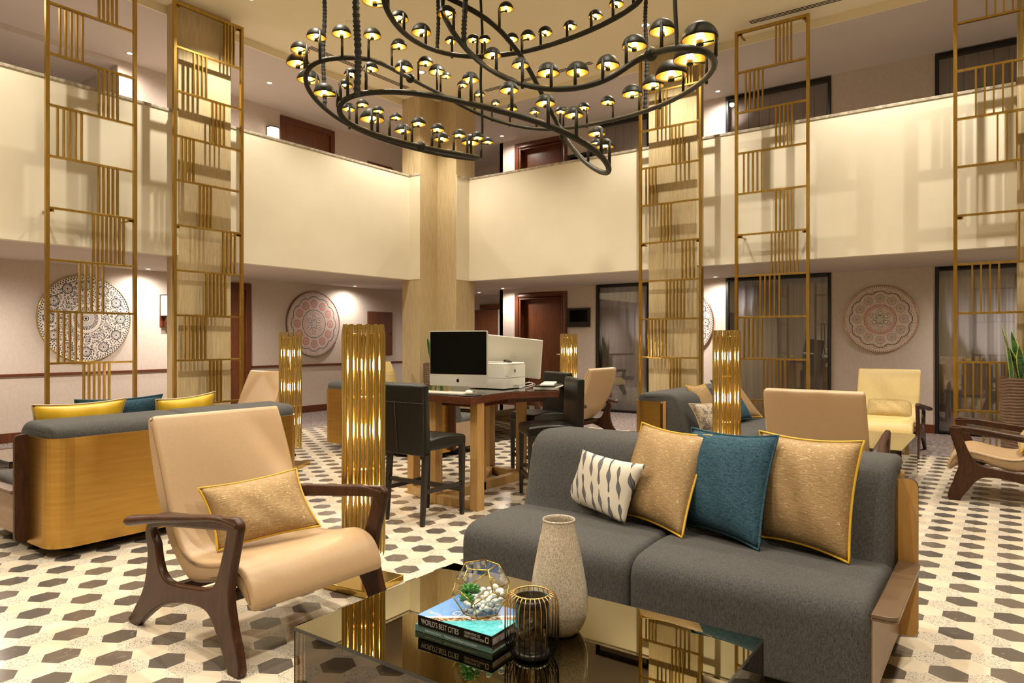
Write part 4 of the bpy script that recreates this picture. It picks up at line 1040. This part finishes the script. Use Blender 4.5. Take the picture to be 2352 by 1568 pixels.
# ---------------------------------------------------------------- potted snake plants
m_pot=noisy('brown ribbed pot',(.125,.068,.04),(.17,.095,.058),20,.5)
m_soil=noisy('dark soil',(.02,.015,.01),(.06,.045,.03),60,.9)
def leafmat():
    M=Mat('banded snake plant leaf',.35,0,(.05,.15,.04)); v=M.noise(26,3,.6,(.5,.5,2.6),'Object',1.5)
    M.col(M.ramp(v,[(.38,(.012,.055,.02)),(.58,(.07,.19,.06))])); return M.m
m_leaf=leafmat(); m_leafy=Mat('yellow leaf margin',.4,0,(.50,.52,.10)).m
def snake(label,loc,seed,H=.93,rr=.205,leaves=15):
    t=thing('potted_snake_plant',label,'potted plant',loc); rn=random.Random(seed)
    mb=MB(); n=72; zs=[H*k/110 for k in range(111)]; vs=[]
    for z in zs:
        for k in range(n):
            a_=2*PI*k/n; wv=math.sin(z*2*PI/.030+1.6*math.sin(a_*3+z*4)+.9*math.sin(a_*7+1.3))
            r=rr*(.90+.10*z/H)+.0055*wv; vs.append((r*math.cos(a_),r*math.sin(a_),z))
    mb.add(vs,[(i*n+k,i*n+(k+1)%n,(i+1)*n+(k+1)%n,(i+1)*n+k) for i in range(110) for k in range(n)],0,True)
    mb.lathe([(rr*1.0,H),(rr*.93,H),(rr*.92,H-.05)],n); mb.add([(rr*.9*math.cos(2*PI*k/n),rr*.9*math.sin(2*PI*k/n),0) for k in range(n)],[tuple(range(n))]); mb.build('pot',m_pot,t)
    MB().lathe([(.0001,H-.035),(rr*.925,H-.035)],n).build('soil',m_soil,t)
    for L_ in range(leaves):
        a_=2*PI*L_/leaves*1.0+rn.random()*.5; r0=rr*.15+rr*.55*rn.random(); h=rn.uniform(.30,.58); lean=rn.uniform(.05,.32); tw=rn.uniform(-.8,.8); w0=rn.uniform(.028,.042); f0=rn.random()*6
        m_=14; vs=[];b=MB()
        for i in range(m_+1):
            s_=i/m_; cx=(r0+lean*h*s_**1.5)*math.cos(a_); cy=(r0+lean*h*s_**1.5)*math.sin(a_); z=H-.04+h*s_
            w=w0*(.55+1.3*s_-1.85*s_**3) if s_<.999 else .0008
            w=max(w,.0008)
            an=f0+tw*s_*1.6
            for q_ in (-1,-.80,0,.80,1):
                cu=.3*w*(1-q_*q_); vs.append((cx+q_*w*math.cos(an)-cu*math.sin(an),cy+q_*w*math.sin(an)+cu*math.cos(an),z))
        f1=[];f2=[]
        for i in range(m_):
            for c_ in range(4):
                f=(i*5+c_,i*5+c_+1,(i+1)*5+c_+1,(i+1)*5+c_); (f2 if c_ in(0,3) else f1).append(f)
        b.v=vs; b.f=[list(f) for f in f1+f2]; b.mi=[0]*len(f1)+[1]*len(f2); b.sm=[True]*len(b.f)
        o=b.build('leaf',[m_leaf,m_leafy],t); s=o.modifiers.new('th','SOLIDIFY'); s.thickness=.003
    return t
snake('snake plant in a tall ribbed brown pot in front of the cut-off gold screen',(.12,8.62,0),11)
snake('snake plant in a tall ribbed brown pot by the corner column, behind the black-screened computer',(-7.58,8.42,0),4,.93,.20,12)

# ---------------------------------------------------------------- chandelier
CH_PATH=[(-2.389,5.179,4.194),(-2.674,5.098,4.407),(-3.22,4.952,4.609),(-3.765,4.806,4.664),(-4.03,4.616,4.491),(-4.019,4.5,4.25),(-3.971,4.474,4.154),(-3.904,4.46,4.023),(-3.847,4.501,3.904),(-3.765,4.56,3.774),(-3.638,4.59,3.635),(-3.431,4.554,3.489),(-3.198,4.475,3.347),(-3.002,4.431,3.254),(-2.836,4.427,3.201),(-2.702,4.461,3.176),(-2.571,4.494,3.181),(-2.442,4.525,3.198),(-2.372,4.576,3.24),(-2.317,4.615,3.291),(-2.267,4.651,3.336),(-2.21,4.692,3.387),(-2.116,4.637,3.362),(-1.915,4.473,3.304),(-1.794,4.376,3.249),(-1.642,4.3,3.184),(-1.601,4.391,3.187),(-1.636,4.674,3.25),(-1.707,4.93,3.296),(-1.882,5.297,3.374),(-2.101,5.632,3.447),(-2.411,6.025,3.526),(-2.742,6.403,3.617),(-3.145,6.73,3.69),(-3.575,7.036,3.8),(-3.981,7.237,3.861),(-4.412,7.42,3.932),(-4.807,7.505,4.002),(-4.958,7.52,4.032),(-5.31,7.39,4.12),(-5.501,7.253,4.177),(-5.562,6.963,4.22),(-5.615,6.679,4.253),(-5.603,6.441,4.292),(-5.539,6.117,4.253),(-5.408,5.719,4.203),(-5.271,5.448,4.141),(-5.22,5.238,4.113),(-5.093,4.96,4.068),(-4.964,4.683,4.008),(-4.897,4.485,3.948),(-4.851,4.272,3.878),(-4.934,4.089,3.837),(-5.003,3.978,3.79),(-5.062,3.935,3.743),(-5.183,3.972,3.689),(-5.298,4.074,3.649),(-5.471,4.319,3.633),(-5.619,4.582,3.632),(-5.759,4.851,3.635),(-5.817,5.179,3.597),(-5.727,5.49,3.545),(-5.408,5.719,3.44),(-5.127,5.798,3.361),(-4.787,5.796,3.27),(-4.582,5.758,3.217),(-4.452,5.667,3.191),(-4.373,5.539,3.174),(-4.404,5.332,3.147),(-4.394,4.97,3.104),(-4.375,4.675,3.074),(-4.395,4.354,3.056),(-4.376,4.059,3.043),(-4.38,3.871,3.055),(-4.372,3.754,3.07),(-4.331,3.661,3.098),(-4.297,3.624,3.136),(-4.275,3.64,3.188),(-4.224,3.676,3.225),(-4.189,3.763,3.271),(-4.038,3.871,3.284),(-3.816,3.907,3.245),(-3.602,3.938,3.182),(-3.358,3.929,3.093),(-3.125,3.912,3.0),(-2.927,3.931,2.925),(-2.736,3.945,2.851),(-2.631,3.959,2.802),(-2.534,4.028,2.763),(-2.463,4.141,2.721),(-2.414,4.299,2.681),(-2.442,4.525,2.672),(-2.494,4.734,2.655),(-2.569,4.927,2.648),(-2.674,5.098,2.654),(-2.873,5.324,2.744),(-3.103,5.528,2.879),(-3.339,5.728,3.054),(-3.558,5.94,3.238),(-3.71,6.077,3.379),(-3.801,6.135,3.531),(-3.835,5.987,3.679),(-3.783,5.778,3.75),(-3.721,5.576,3.804),(-3.664,5.372,3.85),(-3.631,5.21,3.899),(-3.605,5.044,3.943),(-3.628,4.904,4.023),(-3.682,4.804,4.092),(-3.734,4.705,4.139),(-3.912,4.577,4.25),(-4.102,4.441,4.363),(-4.128,4.176,4.334),(-4.019,3.885,4.16),(-3.905,3.72,3.973),(-3.892,3.73,3.896),(-3.951,3.81,3.884),(-4.057,3.98,3.884),(-4.176,4.203,3.9),(-4.305,4.48,3.952),(-4.417,4.83,4.026),(-4.482,5.153,4.1),(-4.467,5.41,4.165),(-4.357,5.489,4.165),(-4.104,5.548,4.134),(-3.804,5.517,4.086),(-3.557,5.448,4.052),(-3.317,5.374,4.017),(-3.086,5.294,3.984),(-2.888,5.251,3.978),(-2.697,5.204,3.986),(-2.534,5.198,4.02),(-2.412,5.162,4.043),(-2.348,5.147,4.099)]
CH_LAMPS=[((-4.986,4.006,3.802),(-5.074,4.037,4.026),0.087),((-4.893,4.18,3.858),(-4.83,4.121,4.022),0.086),((-4.906,4.51,3.955),(-4.823,4.479,4.13),0.082),((-5.126,5.029,4.08),(-5.043,5.047,4.284),0.081),((-5.092,3.945,3.73),(-5.186,3.945,3.906),0.083),((-5.138,3.958,3.71),(-5.252,3.973,3.805),0.103),((-5.509,4.384,3.634),(-5.63,4.383,3.867),0.11),((-4.31,3.637,3.122),(-4.394,3.577,3.244),0.086),((-4.151,3.79,3.274),(-4.155,3.843,3.468),0.061),((-3.871,3.899,3.255),(-3.901,3.959,3.449),0.073),((-5.556,6.197,4.264),(-5.623,6.27,4.535),0.102),((-5.572,6.278,4.273),(-5.518,6.317,4.474),0.065),((-5.408,5.719,4.203),(-5.331,5.753,4.408),0.085),((-3.299,3.925,3.07),(-3.259,3.914,3.166),0.041),((-3.182,3.917,3.023),(-3.224,3.962,3.212),0.064),((-5.569,6.927,4.224),(-5.501,6.943,4.431),0.071),((-5.509,7.216,4.183),(-5.449,7.215,4.385),0.061),((-2.831,3.938,2.887),(-2.884,3.98,3.068),0.07),((-5.334,7.373,4.127),(-5.271,7.333,4.313),0.076),((-5.001,7.504,4.043),(-4.984,7.436,4.241),0.071),((-4.209,4.272,3.914),(-4.285,4.295,4.073),0.077),((-4.391,4.741,4.008),(-4.478,4.775,4.179),0.092),((-3.847,4.501,3.904),(-3.926,4.506,4.095),0.079),((-4.479,5.216,4.116),(-4.527,5.25,4.274),0.059),((-4.37,5.479,4.165),(-4.434,5.491,4.349),0.065),((-4.293,5.504,4.157),(-4.257,5.455,4.289),0.062),((-3.431,4.554,3.489),(-3.495,4.584,3.665),0.073),((-3.642,4.879,4.04),(-3.578,4.889,4.195),0.066),((-3.99,5.537,4.116),(-3.946,5.49,4.235),0.066),((-3.631,5.21,3.899),(-3.564,5.21,4.06),0.069),((-3.099,4.453,3.3),(-3.15,4.496,3.474),0.069),((-4.231,3.671,3.221),(-4.246,3.72,3.403),0.058),((-4.277,3.638,3.181),(-4.274,3.686,3.312),0.057),((-4.38,3.895,3.054),(-4.327,3.91,3.233),0.053),((-4.376,4.059,3.043),(-4.332,4.091,3.23),0.05),((-4.382,4.132,3.046),(-4.488,4.165,3.209),0.106),((-5.797,5.054,3.613),(-5.861,5.098,3.817),0.076),((-4.391,4.279,3.053),(-4.343,4.314,3.233),0.052),((-4.389,4.473,3.063),(-4.457,4.508,3.186),0.075),((-4.385,4.553,3.068),(-4.313,4.56,3.237),0.07),((-4.386,4.821,3.089),(-4.316,4.816,3.248),0.068),((-4.393,4.932,3.101),(-4.422,4.998,3.222),0.077),((-4.401,5.15,3.126),(-4.332,5.149,3.279),0.068),((-4.4,5.358,3.15),(-4.429,5.44,3.291),0.093),((-4.393,5.409,3.157),(-4.324,5.422,3.317),0.07),((-4.393,5.571,3.178),(-4.337,5.611,3.322),0.059),((-3.991,3.874,3.885),(-4.076,3.813,3.978),0.101),((-3.588,5.457,4.057),(-3.58,5.524,4.212),0.069),((-3.23,5.345,4.005),(-3.235,5.409,4.136),0.065),((-2.937,5.262,3.98),(-2.931,5.328,4.117),0.064),((-2.697,5.204,3.986),(-2.698,5.27,4.134),0.064),((-2.503,5.189,4.026),(-2.509,5.251,4.174),0.06),((-2.819,4.432,3.198),(-2.881,4.485,3.348),0.087),((-2.636,4.478,3.179),(-2.663,4.558,3.328),0.087),((-2.433,4.532,3.203),(-2.438,4.621,3.346),0.088),((-2.292,4.633,3.313),(-2.272,4.728,3.487),0.093),((-1.964,4.515,3.319),(-1.996,4.6,3.482),0.092),((-1.636,4.674,3.25),(-1.742,4.656,3.38),0.125),((-1.99,5.466,3.412),(-2.099,5.388,3.567),0.133),((-2.411,6.025,3.526),(-2.535,6.046,3.736),0.147),((-2.84,6.487,3.636),(-2.929,6.525,3.869),0.111),((-3.197,6.769,3.705),(-3.292,6.793,3.935),0.111),((-3.675,7.088,3.816),(-3.695,7.003,3.987),0.083),((-4.14,7.307,3.889),(-4.135,7.229,4.072),0.077),((-3.789,6.128,3.512),(-3.754,6.083,3.646),0.059),((-4.558,7.453,3.958),(-4.591,7.524,4.185),0.08),((-2.451,4.18,2.711),(-2.497,4.224,2.883),0.068),((-2.57,4.002,2.777),(-2.621,4.044,2.941),0.07),((-2.442,4.525,2.672),(-2.496,4.552,2.831),0.066),((-2.522,4.806,2.653),(-2.578,4.835,2.815),0.07),((-3.132,5.553,2.901),(-3.073,5.596,3.1),0.048)]

ROOT=Vector((-4.3,5.0,3.6))
ch_=thing('chandelier','huge looping black tube chandelier with gold-lined dome lamps hung by sleeved cords','chandelier',ROOT)
P=[Vector(p)-ROOT for p in CH_PATH]
# ease the traced points so that the tube bends evenly
for _ in range(2): P=[P[i]*.5+(P[i-1]+P[(i+1)%len(P)])*.25 for i in range(len(P))]
MB().tube(catmull(P,3,True),.0225,14,closed=True).build('looping_tube',m_black,ch_)
def nearest(p): return min(range(len(P)),key=lambda i:(P[i]-p).length)
prof=[(math.sin(PI/2*k/10),math.cos(PI/2*k/10)) for k in range(11)]
sh=MB(); sh.lathe([(max(r,.0001),z) for r,z in prof],36,mi=0); sh.lathe([(max(r*.965,.0001),z*.965) for r,z in prof],36,mi=1); sh.lathe([(1,0),(.965,0)],36,mi=0)
shade=sh.build('dome_shade',[m_black,m_gold2]); hol=MB().lathe([(.0001,-.30),(.20,-.30),(.21,-.24),(.21,-.02),(.0001,-.02)],20).build('bulb_holder',m_black)
bul=MB().lathe([(.0001,.50),(.12,.47),(.21,.36),(.23,.22),(.17,.06),(.12,-.02),(.0001,-.02)],20).build('bulb',m_bulb)
firstl=True
for (b_,c_,R_) in CH_LAMPS:
    b_=Vector(b_)-ROOT; c_=Vector(c_)-ROOT
    i=nearest(b_); b_.z=b_.z if (P[i]-b_).length>.25 else P[i].z
    top=Vector((b_.x,b_.y,c_.z+R_*.35))
    stm=MB().tube([b_,top],.0125,12).build('lamp_stem',m_black,ch_)
    # short arm carrying the holder under the dome
    d=Vector((b_.x-c_.x,b_.y-c_.y,0))
    stm2=MB().tube([(b_.x,b_.y,c_.z-R_*.16),(c_.x,c_.y,c_.z-R_*.16)],.006,8).build('holder_arm',m_black,stm)
    for src in (shade,hol,bul):
        if firstl: o=src
        else: o=src.copy(); COL.objects.link(o)
        o.parent=stm; o.location=c_; o.scale=(R_,R_,R_)
    firstl=False
def cord(px,py,z0,rad,ruche=True,mat=None):
    pts=[];rs=[];z=z0; n=0
    while z<ZM+.02:
        w=.012*math.sin(z*7+px); pts.append((px-ROOT.x+w*.6,py-ROOT.y+w*.4,z-ROOT.z)); 
        rs.append(rad*(1+(.13*math.sin(z*2*PI/.041+2*math.sin(z*23+px))+.10*math.sin(z*2*PI/.017+3*math.sin(z*9)) if ruche else 0))); z+=.006
    MB().tube(pts,rad,12,rs=rs).build('sleeved_cord' if ruche else 'steel_rod',mat or (m_blackfab if ruche else m_black),ch_)
    MB().lathe([(.0001,ZM-ROOT.z-.03),(.05,ZM-ROOT.z-.03),(.05,ZM-ROOT.z)],24,(px-ROOT.x,py-ROOT.y)).build('ceiling_cup',m_black,ch_)
def w3(px,py,d):
    t_=(px-1176)/FPX; c,s=math.cos(YAW),math.sin(YAW); return Vector(((c*t_-s)*d,(s*t_+c)*d,CH+(HOR-py)/FPX*d))
for px,py,d,r,k in ((744,250,7.0,.020,1),(820,222,5.45,.026,1),(1005,118,6.75,.018,1),(1068,106,5.9,.022,1),(1484,250,7.35,.020,1),(1553,106,4.62,.014,0),(1106,352,7.2,.014,0)):
    p=w3(px,py,d); cord(p.x,p.y,p.z,r,bool(k))
for px,py,d in ((942.7,179.5,7.5),(969.5,337.5,6.35),(1490,126,5.0),(1295.5,318,7.1)):
    p=w3(px,py,d)-ROOT; i=nearest(p); tv=(P[(i+1)%len(P)]-P[i-1]).normalized(); q_=Vector((0,0,1)).rotation_difference(tv)
    o=MB().lathe([(.0001,-.03),(.03,-.03),(.046,-.016),(.05,0),(.046,.016),(.03,.03),(.0001,.03)],24).build('ball_joint',m_black,ch_)
    o.rotation_mode='QUATERNION'; o.rotation_quaternion=q_; o.location=P[i]
